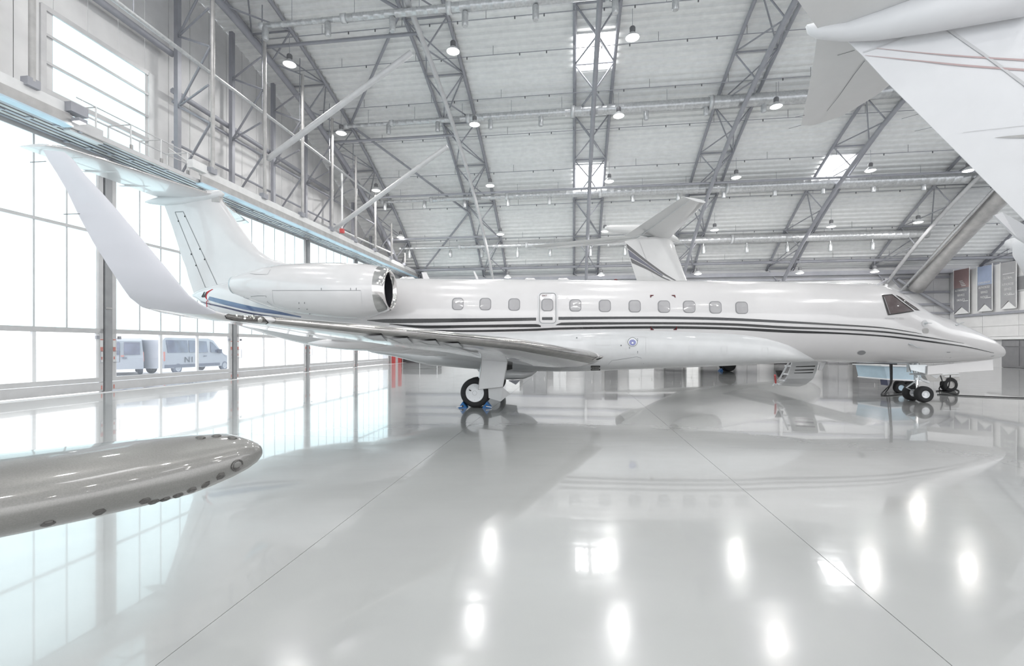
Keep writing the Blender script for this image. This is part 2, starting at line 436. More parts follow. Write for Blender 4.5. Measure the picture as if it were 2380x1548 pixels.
# big translucent window of the gable
wd = thing('window_6', None, None, H(16.1, V_GABLE, 9.74), kind='structure')
zz = [9.74, 10.62, 11.64, 12.62, 13.55]
for i in range(4):
    for c0, c1 in ((14.1, 15.42), (15.42, 18.2)):
        MB().hb(c0+.02, c1-.02, V_GABLE-.03, V_GABLE-.01, zz[i]+.03, zz[i+1]-.03).build('pane', 'upper_pane_glow', wd)
for i, z in enumerate(zz):
    h_ = .09 if i in (0, 1, 4) else .045
    MB().hb(14.0, 18.3, V_GABLE-.05, V_GABLE+.06, z-h_, z+h_).build('frame_rail', 'door_frame', wd)
for s_, h_ in ((14.04, .09), (18.26, .13)): MB().hb(s_-h_, s_+h_, V_GABLE-.05, V_GABLE+.08, 9.7, 13.6).build('frame_post', 'beam_white' if h_ > .1 else 'door_frame', wd)
# back wall
bw = thing('wall_back', None, None, H(S_BACK, 10, 0), kind='structure')
c = -18.5
while c < V_RIGHT+2:
    for z0 in (0, 1.3, 2.6, 3.9, 5.2, 6.5):
        z1 = min(z0+1.3, 8.0); MB().hb(S_BACK, S_BACK+.06, c+.012, c+3.5-.012, z0+.012, z1-.012).build('wall_panel', 'back_cladding', bw)
    c += 3.5
MB().hb(S_BACK+.02, S_BACK+.2, -18.7, 50, -.03, 8.75).build('backing', 'back_cladding', bw)
for z in (3.15, 4.4, 5.15, 6.2, 7.45): MB().hb(S_BACK-.14, S_BACK, -18.4, 36, z-.09, z+.09).build('girt', 'steel', bw)
MB().hb(S_BACK-.35, S_BACK, -18.4, 50, 7.75, 8.1).build('eave_beam', 'steel', bw)
# annex along the right side, with the banners
aw = thing('wall_right', None, None, H(30, V_RIGHT, 0), kind='structure')
MB().hb(8, S_BACK, V_RIGHT+.05, V_RIGHT+.25, -.03, 7.8).build('backing', 'back_cladding', aw)
s = 8.0
while s < S_BACK-.1:
    for z0, z1 in ((2.3, 3.1), (3.1, 4.0), (4.12, 7.8)):
        MB().hb(s+.012, s+3-.012, V_RIGHT, V_RIGHT+.05, z0+.01, z1-.01).build('wall_panel', 'cladding', aw)
    s += 3.0
MB().hb(8, S_BACK, V_RIGHT-.14, V_RIGHT, 3.98, 4.16).build('ledge', 'steel', aw)
MB().hb(8, S_BACK-3.4, V_RIGHT-.16, V_RIGHT, 2.08, 2.28).build('lintel', 'beam_white', aw)
MB().hb(S_BACK-.5, S_BACK-.1, V_RIGHT-.2, V_RIGHT+.2, 0, 7.8).build('corner_post', 'steel_light', aw)
for s0 in (26, 30.5, 35.0):
    w7 = MB().hb(s0, s0+4.3, V_RIGHT-.04, V_RIGHT+.03, .02, 2.06).build('door_%d' % (10+int(s0)), 'glazed_dark'); w7['kind'] = 'structure'
    for t_ in (.1, 1.5, 2.9): MB().hb(s0+t_, s0+t_+1.25, V_RIGHT-.07, V_RIGHT-.05, .15, 1.5).build('panel', 'glazed_dark', w7)
    for t_ in (.1, 1.5, 2.9): MB().hb(s0+t_, s0+t_+1.25, V_RIGHT-.07, V_RIGHT-.05, 1.56, 1.98).build('pane', 'mid_cabinet', w7)
w8 = thing('window_8', None, None, on_v(2374, 683, V_RIGHT), kind='structure')
p = on_v(2374, 662, V_RIGHT); s_ = p.dot(U); MB().hb(s_-1.2, s_+.35, V_RIGHT-.05, V_RIGHT, 5.55, 6.7).build('frame', 'steel_light', w8)
MB().hb(s_-1.1, s_+.25, V_RIGHT-.07, V_RIGHT-.05, 5.65, 6.6).build('pane', 'mid_cabinet', w8)

# ------------------------------------------------------------ the hangar doors
POSTS = [-10.95, -4.6, 1.75, 8.10, 14.42, 20.62, 26.9, 33.4, 39.9]
def bar(parent, s0, s1, z0, z1, m='door_frame', d=.06, name='rail', v=V_DOOR):
    return MB().hb(s0, s1, v-d, v+d, z0, z1).build(name, m, parent)
ordn = ['first', 'second', 'third', 'fourth', 'fifth', 'sixth', 'seventh', 'eighth']
for i in range(len(POSTS)-1):
    a, b_ = POSTS[i], POSTS[i+1]
    d_ = thing('door_%d' % (i+1), None, None, H((a+b_)/2, V_DOOR, 0), kind='structure')
    a2, b2 = a+.16, b_-.16
    vis = i >= 2
    bar(d_, a2, b2, .03, .33, name='kick_panel'); bar(d_, a2, b2, .35, .50, name='bottom_rail')
    bar(d_, a2, b2, 2.04, 2.20, name='middle_rail'); bar(d_, a2, b2, 5.47, 5.57, name='transom'); bar(d_, a2, b2, 8.08, 8.22, name='top_rail')
    bar(d_, a2, a2+.13, .5, 8.08, name='stile', m='door_frame'); bar(d_, b2-.13, b2, .5, 8.08, name='stile', m='door_frame')
    bar(d_, a2+.13, a2+.18, .5, 8.08, name='edge_strip', m='door_frame_light', d=.03); bar(d_, b2-.22, b2-.13, .5, 8.08, name='edge_strip', m='door_frame_light', d=.03)
    i0, i1 = a2+.18, b2-.22; n6 = 6; stp = (i1-i0)/n6
    for k in range(n6):
        for z0, z1 in ((2.20, 5.47), (5.57, 8.08)):
            MB().hb(i0+k*stp+.012, i0+(k+1)*stp-.012, V_DOOR-.012, V_DOOR+.004, z0, z1).build('pane', 'pane_glow', d_)
        if k: bar(d_, i0+k*stp-.022, i0+k*stp+.022, 2.20, 8.08, name='mullion', d=.03)
    for k in range(3):
        MB().hb(i0+(i1-i0)*k/3, i0+(i1-i0)*(k+1)/3, V_DOOR-.006, V_DOOR, .5, 2.04).build('pane', 'clear_pane', d_)
        if k: bar(d_, i0+(i1-i0)*k/3-.05, i0+(i1-i0)*k/3+.05, .5, 2.04, name='mullion', d=.04, m='door_frame_light')
    if vis:                                        # stickers and pull handles on the stiles
        for e, sg in ((a2+.02, 1), (b2-.02, -1)):
            st = MB().hb(min(e, e+.09*sg), max(e, e+.09*sg), V_DOOR+.06, V_DOOR+.068, 1.02, 1.86).build('notice_strip', 'sticker_white', d_)
            MB().hb(min(e, e+.09*sg), max(e, e+.09*sg), V_DOOR+.069, V_DOOR+.075, 1.40, 1.56).build('notice_block', 'sticker_red', st)
            MB().hb(min(e, e+.09*sg), max(e, e+.09*sg), V_DOOR+.069, V_DOOR+.075, 1.80, 1.84).build('notice_block', 'sticker_red', st)
            MB().hb(min(e+.02*sg, e+.06*sg), max(e+.02*sg, e+.06*sg), V_DOOR+.069, V_DOOR+.075, 1.12, 1.22).build('notice_block', 'sticker_red', st)
            MB().hb(min(e+.02*sg, e+.06*sg), max(e+.02*sg, e+.06*sg), V_DOOR+.061, V_DOOR+.067, .08, .22).build('notice_block', 'sticker_red', st)
            hx = e+.16*sg
            MB().tube([H(e+.02*sg, V_DOOR+.07, 1.42), H(hx, V_DOOR+.16, 1.42), H(hx, V_DOOR+.16, 1.02), H(e+.02*sg, V_DOOR+.07, 1.02)], .012, 6).build('pull_handle', 'steel', d_)
            MB().hb(min(hx, hx+.10*sg), max(hx, hx+.10*sg), V_DOOR+.06, V_DOOR+.12, 1.84, 1.95).build('latch', 'steel', d_)
# posts between the leaves
for i, s_ in enumerate(POSTS[2:]):
    t = thing('trim_%d' % (i+1), None, None, H(s_, V_DOOR+.02, 0), kind='structure')
    MB().hb(s_-.12, s_+.12, V_DOOR-.16, V_DOOR+.10, 0, 8.15).build('post', 'door_post', t)
    MB().hb(s_-.155, s_-.125, V_DOOR-.1, V_DOOR+.02, 0, 8.15).build('seal', 'rail_grey', t)
    MB().hb(s_+.125, s_+.155, V_DOOR-.1, V_DOOR+.02, 0, 8.15).build('seal', 'rail_grey', t)
    MB().hb(s_-.11, s_+.11, V_DOOR+.10, V_DOOR+.13, 2.9, 2.96).build('collar', 'rail_grey', t)
# end of the door wall: plain panel with red guards
ew = MB().hb(40.05, S_BACK, V_DOOR-.1, V_DOOR+.05, 0, 8.2).build('wall_end', 'back_cladding'); ew['kind'] = 'structure'
for n_, s_ in enumerate((40.35, 41.9)):
    g1 = MB().hb(s_, s_+.3, V_DOOR+.06, V_DOOR+.3, 0, 2.2).build('guard_post', 'red_paint')
    tag(g1, ['red guard post beside the last hangar door', 'red guard post farther along, by the dark rack'][n_], 'post')
rk = thing('storage_rack', 'dark storage rack in the far left corner behind the tail', 'rack', H(43, -15.6, 0))
MB().hb(42.6, 43.7, -16.2, -12.6, .0, .5).build('bottom_shelf', 'dark_cabinet', rk)
MB().hb(42.6, 43.7, -16.2, -12.6, .6, 1.1).build('top_shelf', 'dark_cabinet', rk)
for v_ in (-16.1, -14.4, -12.7): rod('post', H(42.55, v_, 0), H(42.55, v_, 1.4), .03, 'door_frame_light', rk, 6)
# pale kerb strip at the foot of the doors
kb = MB().hb(-12, S_BACK, V_DOOR+.18, V_DOOR+.62, 0, .004).build('baseboard_left', 'beam_white'); kb['kind'] = 'structure'

# ------------------------------------------------------------ girder, door tracks, hangers
gd = thing('crane_girder', 'long white-topped steel girder running above the hangar doors', 'girder', H(28, V_GIRDER, 8.2))
for a, b_ in ((-8, 12.1), (17.0, S_BACK-.6)):
    MB().hb(a, b_, V_GIRDER-.12, V_GIRDER-.06, 8.52, 8.84).build('upper_plate', 'beam_white', gd)
    MB().hb(a, b_, V_GIRDER-.05, V_GIRDER+.0, 8.22, 8.52).build('web', 'rail_grey', gd)
    MB().hb(a, b_, V_GIRDER-.25, V_GIRDER+.06, 8.16, 8.21).build('lower_flange', 'cart_blue', gd)
MB().box(H(12.2, V_GIRDER, 8.72), U*.25, V*.16, (0,0,.14)).build('end_cap', 'steel', gd)
MB().box(H(16.8, V_GIRDER, 8.78), U*.35, V*.12, (0,0,.16)).build('end_cap', 'beam_white', gd)
MB().box(H(12.7, V_GIRDER-.3, 8.35), U*.5, V*.12, (0,0,.22)).build('junction_plate', 'steel_light', gd)
nm = ['innermost', 'second', 'third', 'fourth', 'fifth', 'outermost']
for k in range(6):
    v_ = -15.08-.22*k; z_ = 8.24
    t = thing('door_track', 'grey sliding-door track above the doors, %s of six counted from the girder' % nm[k], 'track', H(16, v_, z_), group='door tracks under the girder')
    MB().hb(-8, S_BACK-.6, v_-.045, v_+.045, z_-.02, z_+.12).build('track_body', 'rail_grey' if k % 2 else 'steel_light', t)
    MB().hb(-8, S_BACK-.6, v_-.065, v_+.065, z_-.045, z_-.02).build('track_lip', 'rail_grey' if k % 2 == 0 else 'steel', t)
    for s_ in [x*3.1+.53*((k*5) % 6) for x in range(1, 14)]:
        MB().hb(s_, s_+.09, v_-.09, v_+.09, z_-.08, z_-.045).build('bracket', 'steel', t)
MB().hb(-8, S_BACK, V_DOOR-.3, V_DOOR+.14, 8.22, 8.42).build('trim_20', 'door_frame')['kind'] = 'structure'
# front posts and braces from girder up to the roof
fposts = [11.07, 17.6, 20.9, 24.1, 27.3, 30.5, 33.7, 36.9, 40.0]
frame = thing('gable_frame', 'tall steel lattice frame of posts and braces along the door wall', 'frame', H(28, -15.5, 8.8))
for s_ in fposts:
    zt = arch(s_)-1.6
    rod('front_post', H(s_, V_GIRDER, 8.95), H(s_, V_GIRDER, zt+.2), .08, 'rail_grey', frame, 10)
    MB().box(H(s_, V_GIRDER-.05, 8.9), U*.16, V*.12, (0,0,.12)).build('shoe', 'steel', frame)
bposts = [12.0, 19.0, 22.4, 25.8, 29.2, 32.6, 36.0, 39.4, 42.6]
for s_ in bposts: MB().hb(s_-.10, s_+.10, -17.95, -17.75, 8.3, arch(s_)-.3).build('back_post', 'steel', frame)
for i, s_ in enumerate(fposts[1:]):
    b0 = bposts[1+i]; z1 = arch(s_)-1.9
    zs = [9.2, 10.9, 12.5, 14.1, 15.7, 17.2]
    pts = []
    for j, z in enumerate(zs):
        if z > z1: break
        pts.append(H(b0, -17.8, z) if j % 2 == 0 else H(s_, V_GIRDER-.1, z))
    for p, q in zip(pts[:-1], pts[1:]): rod('brace', p, q, .05, 'steel', frame, 6)
    for z in (12.5, 15.7):
        if z < z1: rod('strut', H(b0, -17.8, z), H(s_, V_GIRDER-.2, z), .045, 'steel', frame, 6)
for z_, r_ in ((13.25, .14), (12.75, .07), (10.9, .07)):
    for a, b_ in zip(bposts[1:-1], bposts[2:]):
        if arch(b_)-.8 > z_: rod('girt', H(a, -18.1, z_), H(b_, -18.1, z_), r_, 'steel', frame, 6)
rod('girt', H(2, -18.1, 14.9), H(19, -18.1, 14.9), .14, 'steel', frame, 8)
for s0, s1 in ((6.5, 11.2),): rod('brace', H(s0, -17.6, 9.2), H(s1, -17.6, 14.4), .09, 'steel', frame, 8)
for s_ in (6.5, 9.5): MB().hb(s_-.1, s_+.1, -17.95, -17.75, 8.3, arch(s_)-.3).build('back_post', 'steel', frame)
# long pipe on hangers in front of the gable
pv = -15.25
pipe = thing('sprinkler_main', 'long pale pipe hung in front of the gable cladding', 'pipe', H(22, pv, 13.2))
rod('pipe_run', H(8, pv, 13.2), H(38.5, pv, 13.2-.02), .075, 'galvanised', pipe, 10)
for s_ in (11.5, 14.4, 17.9, 21.2, 24.4, 27.6, 30.8): rod('hanger', H(s_, pv, 13.2), H(s_, pv, arch(s_)-.2), .025, 'steel', pipe, 6)
p2 = thing('red_capped_pipe', 'white pipe with a red joint dropping from the roof behind the far girder', 'pipe', on_v(795, 537, -15.6))
a_ = on_v(795, 537, -15.6); MB().tube([a_+Vector((0, 0, 4.0)), a_, a_+U*9+Vector((0,0,.25))], .07, 8).build('pipe_run', 'beam_white', p2)
MB().box(a_, U*.12, V*.12, (0,0,.14)).build('joint', 'red_paint', p2)
# service walkway with handrails between the girder ends
wk = thing('service_walkway', 'small steel service walkway with white handrails below the big upper window', 'walkway', H(15, -15.6, 8.3))
MB().hb(12.6, 17.2, -16.3, -15.3, 8.42, 8.47).build('deck_plate', 'steel_light', wk)
for i, s_ in enumerate((13.2, 14.4, 15.6, 16.8)):
    for v_ in (-16.25, -15.35): rod('post', H(s_, v_, 8.45), H(s_, v_, 9.35), .025, 'beam_white', wk, 6)
    rod('cross_rail', H(s_, -16.25, 9.35), H(s_, -15.35, 9.35), .025, 'beam_white', wk, 6)
    rod('toe_bracket', H(s_+.02, -15.35, 8.45), H(s_+.02, -15.35, 8.65), .05, 'rail_grey', wk, 6)
for v_ in (-16.25, -15.35):
    for z_ in (8.9, 9.35): rod('handrail', H(12.6, v_, z_), H(17.1, v_, z_), .02, 'steel_light', wk, 6)
rod('loose_rail', H(16.6, -16.0, 9.5), H(18.0, -15.6, 8.95), .03, 'beam_white', wk, 6)
sp_ = thing('spotlight', 'small boxy spotlight on the end of the girder by the upper window', 'lamp', H(12.1, -14.75, 8.45))
MB().box(H(12.15, -14.7, 8.36), U*.12, V*.14, (0, 0, .05)).build('body', 'steel', sp_)
obj('lens', [H(12.05, -14.82, 8.3), H(12.25, -14.82, 8.3), H(12.25, -14.58, 8.3), H(12.05, -14.58, 8.3)], [(0,1,2,3)], 'lamp_glow', sp_)

# ------------------------------------------------------------ roof trusses
TR = [(-17.0, -14.75), (-8.5, -6.27), (.1, 2.28), (8.6, 10.8), (17.1, 19.3), (25.6, 27.8), (34.1, 36.3)]
tlabel = ['arched lattice roof truss right against the door-side gable', 'arched lattice roof truss second from the doors, over the tail engine',
          'arched lattice roof truss above the cabin, framing two bright roof lights', 'arched lattice roof truss just right of the far jet tail',
          'arched lattice roof truss with one bright roof light, above the cockpit half', 'arched lattice roof truss reaching down behind the cockpit windscreen',
          'arched lattice roof truss farthest right, above the banner wall']
nodes = [x*3.5+1.8 for x in range(-3, 13)]; nodes = [q for q in nodes if q < 44]
def dep(s): return -(1.35 + max(0, 34-s)*.03)
for ti, (v0, v1) in enumerate(TR):
    t = thing('roof_truss', tlabel[ti], 'truss', H(20, (v0+v1)/2, 18), group=None)
    vm = (v0+v1)/2
    ss = [-10+54*i/36 for i in range(37)]
    for vv in (v0, v1): MB().tube([H(s, vv, arch(s, -.13)) for s in ss], .10, 8).build('top_chord', 'steel', t, smooth=True)
    MB().tube([H(s, vm, arch(s, dep(s))) for s in ss], .135 if ti != 0 else .16, 10).build('bottom_chord', 'steel_light' if ti in (1, 5) else 'steel', t, smooth=True)
    for i, s in enumerate(nodes):
        A_, B_, C_ = H(s, v0, arch(s, -.13)), H(s, v1, arch(s, -.13)), H(s, vm, arch(s, dep(s)))
        rod('cross_tie', A_, B_, .055, 'steel', t, 6)
        rod('web_brace', A_, C_, .045, 'steel', t, 6); rod('web_brace', B_, C_, .045, 'steel', t, 6)
        if i+1 < len(nodes):
            s2 = nodes[i+1]; sm = (s+s2)/2
            rod('web_brace', C_, H(s2, v0, arch(s2, -.13)), .045, 'steel', t, 6); rod('web_brace', C_, H(s2, v1, arch(s2, -.13)), .045, 'steel', t, 6)
            rod('lacing', A_ if i % 2 else B_, H(s2, v1 if i % 2 else v0, arch(s2, -.13)), .04, 'steel', t, 6)
    if ti in (1, 2, 3, 4, 5):                      # forked foot of the truss at the eaves
        C_ = H(43.2, vm, arch(43.2, dep(43)))
        for vv in (v0, v1): rod('foot_brace', C_, H(43.8, vv, 6.6), .06, 'steel', t, 6)
        rod('column', H(43.75, vm, 0), H(43.75, vm, arch(43.2, dep(43))), .13, 'steel_light', t, 10)
# purlins and the long tie tubes across the hall
pl = [('long grey tie tube crossing the whole hall under the upper roof lights', 34.3, -1.25, -15, 40, .085),
      ('grey tie tube between the two left trusses, upper one', 22.3, -1.3, -16, -7.4, .085),
      ('grey tie tube between the two left trusses, middle one', 29.2, -1.3, -16, -7.4, .085),
      ('grey tie tube between the two left trusses, lowest one', 38.4, -1.3, -16, -6.3, .085),
      ('dark grey eaves purlin just above the back wall', 43.0, -.3, -18, 40, .14)]
for lb, s_, d_, va, vb, r_ in pl:
    o = rod('tie_tube', H(s_, va, arch(s_, d_)), H(s_, vb, arch(s_, d_)), r_, 'steel', None, 10); tag(o, lb, 'steel tube')
# wind bracing of the end bay
br = [('thick pale diagonal strut rising from the door girder to the second truss, nearer one', on_v(622, 370, V_GIRDER-.1), on_v(957, 122, -7.5), .14, 'steel_light'),
      ('thick pale diagonal strut rising from the door girder to the second truss, farther one', on_v(780, 530, V_GIRDER-.1), on_v(1040, 340, -7.5), .14, 'steel_light'),
      ('roof bracing tube from the upper left down to the second truss top', H(15.5, -14.7, arch(15.5, -.2)), H(22.2, -8.5, arch(22.2, -.2)), .08, 'steel'),
      ('roof bracing tube running down-left from the first strut head', H(22.2, -8.5, arch(22.2, -.2)), H(29.3, -14.7, arch(29.3, -.2)), .08, 'steel'),
      ('roof bracing tube running down-right to the second strut head', H(29.3, -14.7, arch(29.3, -.2)), H(37.5, -8.5, arch(37.5, -.2)), .08, 'steel'),
      ('roof bracing tube low in the left bay, running down-left', H(37.5, -8.5, arch(37.5, -.2)), H(43.6, -14.7, arch(43.6, -.2)), .08, 'steel')]
for lb, a_, b_, r_, m_ in br: tag(rod('bracing_strut', a_, b_, r_, m_, None, 12), lb, 'steel strut')
tag(rod('bracing_strut', on_s(2085, 648, 43.6), on_s(2214, 724, 43.6), .13, 'steel', None, 8), 'dark diagonal strut on the back wall behind the cockpit', 'steel strut')
# sprinkler pipes with nozzles
hl = ['highest', 'second highest', 'third', 'fourth', 'fifth', 'sixth', 'seventh', 'lowest']
for k, yy in enumerate((20, 108, 212, 301, 390, 470, 548, 612)):
    s_ = 18.0
    while HY-(arch(s_, -.45)-CAMZ)/(s_*.9915-.1)*F < yy and s_ < 43.5: s_ += .05
    t = thing('sprinkler_pipe', 'thin sprinkler pipe crossing under the roof deck, %s of eight in view' % hl[k], 'pipe', H(s_, 10, arch(s_, -.45)), group='thin sprinkler pipes under the deck')
    z_ = arch(s_, -.45); rod('pipe_run', H(s_, -16, z_), H(s_, 44, z_), .022, 'steel', t, 6)
    v_ = -13.0
    j = 0
    while v_ < 42:
        rod('hanger' if j % 3 == 0 else 'nozzle', H(s_, v_, z_), H(s_, v_, z_+(.5 if j % 3 == 0 else -.13)), .012 if j % 3 == 0 else .035, 'lamp_housing', t, 5); v_ += 1.45; j += 1
# ventilation ducts with drop nozzles
def duct(lb, s_, z_, px0, pxs, vr, steps, end_v=44):
    v0 = on_s(px0, 400, s_).dot(V)
    t = thing('ventilation_duct', lb, 'duct', H(s_, v0, z_))
    vv = [v0] + steps + [end_v]; r0 = vr[0]
    for i in range(len(vv)-1):
        r_ = vr[min(i, len(vr)-1)]
        m1 = MB(); a, b_ = vv[i], vv[i+1]; n_ = max(4, int((b_-a)/.5)); pts, rr = [], []
        for q in range(n_+1):
            x = a+(b_-a)*q/n_; pts += [H(s_, x-.03, z_), H(s_, x, z_), H(s_, x+.03, z_)] if 0 < q < n_ else [H(s_, x, z_)]; rr += [r_, r_+.014, r_] if 0 < q < n_ else [r_]
        m1.tube(pts, rr, 14); auto_smooth(m1.build('duct_length', 'galvanised', t), 60)
        rod('joint_collar', H(s_, a-.12, z_), H(s_, a+.12, z_), r_+.04, 'lamp_shade', t, 14)
    for x in [v0+1.5+3.1*q for q in range(int((end_v-v0)/3.1))]:
        rod('hanger', H(s_, x, z_+.1), H(s_, x, arch(s_)), .012, 'steel', t, 5)
    for px, py in pxs:
        p = on_s(px, py, s_); h_ = .32
        o = MB().tube([p+Vector((0,0,h_)), p+Vector((0,0,h_-.05)), p+Vector((0,0,-h_+.07)), p+Vector((0,0,-h_))], [.11, .145, .145, .12], 12).build('air_nozzle', 'galvanised', t)
        auto_smooth(o)
        rod('nozzle_neck', p+Vector((0,0,h_-.02)), Vector((p.x, p.y, max(z_-.1, p.z+h_+.05))), .05, 'galvanised', t, 6)
duct('galvanised air duct, highest of the four crossing the hall', 20.3, 16.75, 610, [(617, 78), (762, 68), (912, 57), (1081, 45), (1245, 30), (1430, 14), (1570, 6)], [.12, .17, .22, .28], [-10.5, -5.5, 1.5])
duct('galvanised air duct, second highest, ending left above the engine', 28.5, 15.85, 805, [(903, 300), (1017, 294), (1140, 288), (1257, 281), (1502, 266), (1641, 256), (1775, 248)], [.12, .17, .23, .30, .36], [-11.5, -6.5, 0, 8])
duct('galvanised air duct, third highest, passing below both lower roof lights', 35.3, 13.05, 889, [(895, 480), (987, 476), (1080, 473), (1181, 470), (1277, 466), (1471, 460), (1576, 456), (1682, 450), (1801, 445), (1913, 440), (2030, 436), (2147, 432)], [.12, .18, .25, .33, .42], [-11, -5, 2, 11])
duct('galvanised air duct, lowest of the four, just above the cabin roof', 40.4, 10.4, 930, [(952, 592), (1047, 590), (1120, 590), (1203, 590), (1279, 588), (1372, 587), (1453, 585), (1635, 581), (1736, 579), (1830, 577), (1930, 575), (2028, 572)], [.12, .18, .24, .30, .34], [-10, -4, 3, 13], end_v=27.6)
bd = thing('main_air_duct', 'fat round grey duct slanting down beside the right-hand truss', 'duct', on_v(2130, 592, 28.9))
vb = 28.9
sa_ = on_v(2128, 590, vb).dot(U)
MB().tube([H(s, vb, arch(s, -1.75)) for s in [sa_-i*.8 for i in range(0, 40)]], .62, 20).build('duct_length', 'rail_grey', bd, smooth=True)
rod('support_rail', H(sa_+1.5, vb-.9, arch(sa_+1.5, -1.5)), H(sa_-12, vb-.9, arch(sa_-12, -1.2)), .09, 'galvanised', bd, 8)

# ------------------------------------------------------------ high-bay lamps (with their own light)
ld = bpy.data.lights.new('highbay', 'AREA'); ld.shape = 'DISK'; ld.size = .55; ld.energy = LAMP_W; ld.color = (1, .985, .965)
rows = [(22.0, [(673, 150), (1053, 120), (1470, 88)], 'top row'),
        (27.3, [(793, 310), (1103, 290), (1438, 270), (1804, 248)], 'second row'),
        (33.0, [(874, 443), (1139, 432), (1416, 422), (1711, 413), (2023, 397), (2251, 397)], 'third row'),
        (38.0, [(931, 552), (1163, 545), (1406, 538), (1661, 535), (1932, 527), (2134, 517)], 'fourth row'),
        (41.5, [(1180, 645), (1397, 640), (1622, 637), (1859, 635), (2033, 632)], 'lowest row')]
def lamp_proto():
    t = thing('highbay_lamp', 'x', 'lamp', (0, 0, 0))
    auto_smooth(MB().revolve((0,0,0), (0,0,1), [(.0, .31), (.012, .325), (.05, .30), (.14, .22), (.22, .13), (.27, .09)], 24).build('shade', 'lamp_shade', t))
    auto_smooth(MB().revolve((0,0,0), (0,0,1), [(.27, .02), (.27, .12), (.32, .135), (.46, .135), (.51, .10), (.52, .01)], 16).build('ballast', 'lamp_housing', t))
    MB().revolve((0,0,0), (0,0,1), [(.02, .295), (-.03, .24), (-.05, .12), (-.055, .005)], 24).build('lens', 'lamp_glow', t, smooth=True)
    rod('suspension_rod', (0,0,.5), (0,0,1.35), .012, 'steel', t, 5)
    return t
proto = lamp_proto(); first = True
lo_ = ['leftmost', 'second from left', 'third from left', 'fourth from left', 'fifth from left', 'rightmost']
for s_, pts, rn in rows:
    for i, (px, py) in enumerate(pts):
        p = on_s(px, py, s_)
        if first: o = proto; o.location = p; W[o.name] = p; first = False
        else: o = copy_tree(proto, p - W[proto.name])
        pos = 'leftmost' if i == 0 else 'rightmost' if i == len(pts)-1 else lo_[i]
        o['label'] = 'dome-shaped high-bay lamp under the roof, %s in the %s' % (pos, rn); o['group'] = 'high-bay lamps under the roof'
        L = bpy.data.objects.new('highbay_light', ld); COL.objects.link(L); L.location = p + Vector((0,0,-.10))
# lamps of the part of the hall behind and beside the camera
for s_, z_ in ((14, 16.3), (6, 16.6), (-2, 16.0), (-9, 14.8)):
    for v_ in (-14.2, -5.7, 2.8, 11.3, 19.8, 28.3):
        L = bpy.data.objects.new('highbay_light', ld); COL.objects.link(L); L.location = H(s_, v_, z_)

# ============================================================ THE JET
jet = thing('business_jet', 'long white twin-engine business jet with black cheatlines, nose to the right', 'aircraft', J(0, 0, 0))
# px column, top row, bottom row, widest row, half width
FT = [(449,683,690,686.5,.05),(470,672,704,688,.22),(500,664,728,692,.42),(541,656,751,700,.62),(600,650,770,710,.82),(641,649,783,716,.93),(719,648,802,722,1.06),
      (777,648,811,726,1.11),(853,648,816,731,1.14),(928,648,819,732,1.145),(1104,649.5,823,735,1.15),(1300,651,826,738,1.15),(1450,652,829,740,1.15),(1650,653.5,834,743,1.15),(1800,655,838,746,1.15),(1904,656.5,840,748,1.15),
      (1972,658.4,842,750,1.14),(2016,660.0,843.5,754,1.13),(2047,667,844,760,1.09),(2073,680,844.5,768,1.04),(2104,700.5,845,777,.98),(2135,721.5,845,786,.90),(2181,737,843.5,797,.77),
      (2231,756,841,806,.60),(2268,772.5,839,811,.45),(2301,788.5,836,815.5,.30),(2323,803,830.5,819,.17),(2332,812.5,826,820,.08),(2335.5,819,822,820.5,.012)]
rings = []
for px, yt, yb, yc, hw in crom(FT, 4):
    x = jl(px, yc, 0)[0]; zt = jl(px, yt, 0)[1]; zb = jl(px, yb, 0)[1]; zc = jl(px, yc, 0)[1]; hw = max(hw, .008)
    rg = []
    for k in range(48):
        a = 2*PI*k/48; ca, sa = math.cos(a), math.sin(a)
        rg.append(J(x, hw*ca, zc + ((zt-zc) if sa > 0 else (zc-zb))*sa))
    rings.append(rg)
fus = MB().loft(rings).build('fuselage', 'jet_white', jet, smooth=True)
# belly fairing
BT = [(842,806,.30,808),(880,821,.72,812),(928,829,.98,812),(1004,848.5,1.12,812),(1030,850,1.16,812),(1106,857,1.20,810),(1189,860.5,1.22,808),(1300,863,1.22,804),(1400,861,1.21,800),(1450,858.5,1.2,800),(1652,851,1.17,806),(1720,847.5,1.12,812),(1795,844,.95,820),(1850,841.5,.6,828),(1895,838,.2,832)]
rings = []
for px, yb, hw, yc in crom(BT, 3):
    x = jl(px, yc, 0)[0]; zb = jl(px, yb, 0)[1]; zc = jl(px, yc, 0)[1]; rg = []
    for k in range(40):
        a = 2*PI*k/40; ca, sa = math.cos(a), math.sin(a)
        ex = .72
        l = hw*math.copysign(abs(ca)**ex, ca); h_ = (zc-zb) if sa < 0 else min(.62, 1.3*(zc-zb)+.1)
        rg.append(J(x, l, zc + h_*math.copysign(abs(sa)**ex, sa)))
    rings.append(rg)
fair = MB().loft(rings).build('belly_fairing', 'jet_belly', jet, smooth=True)

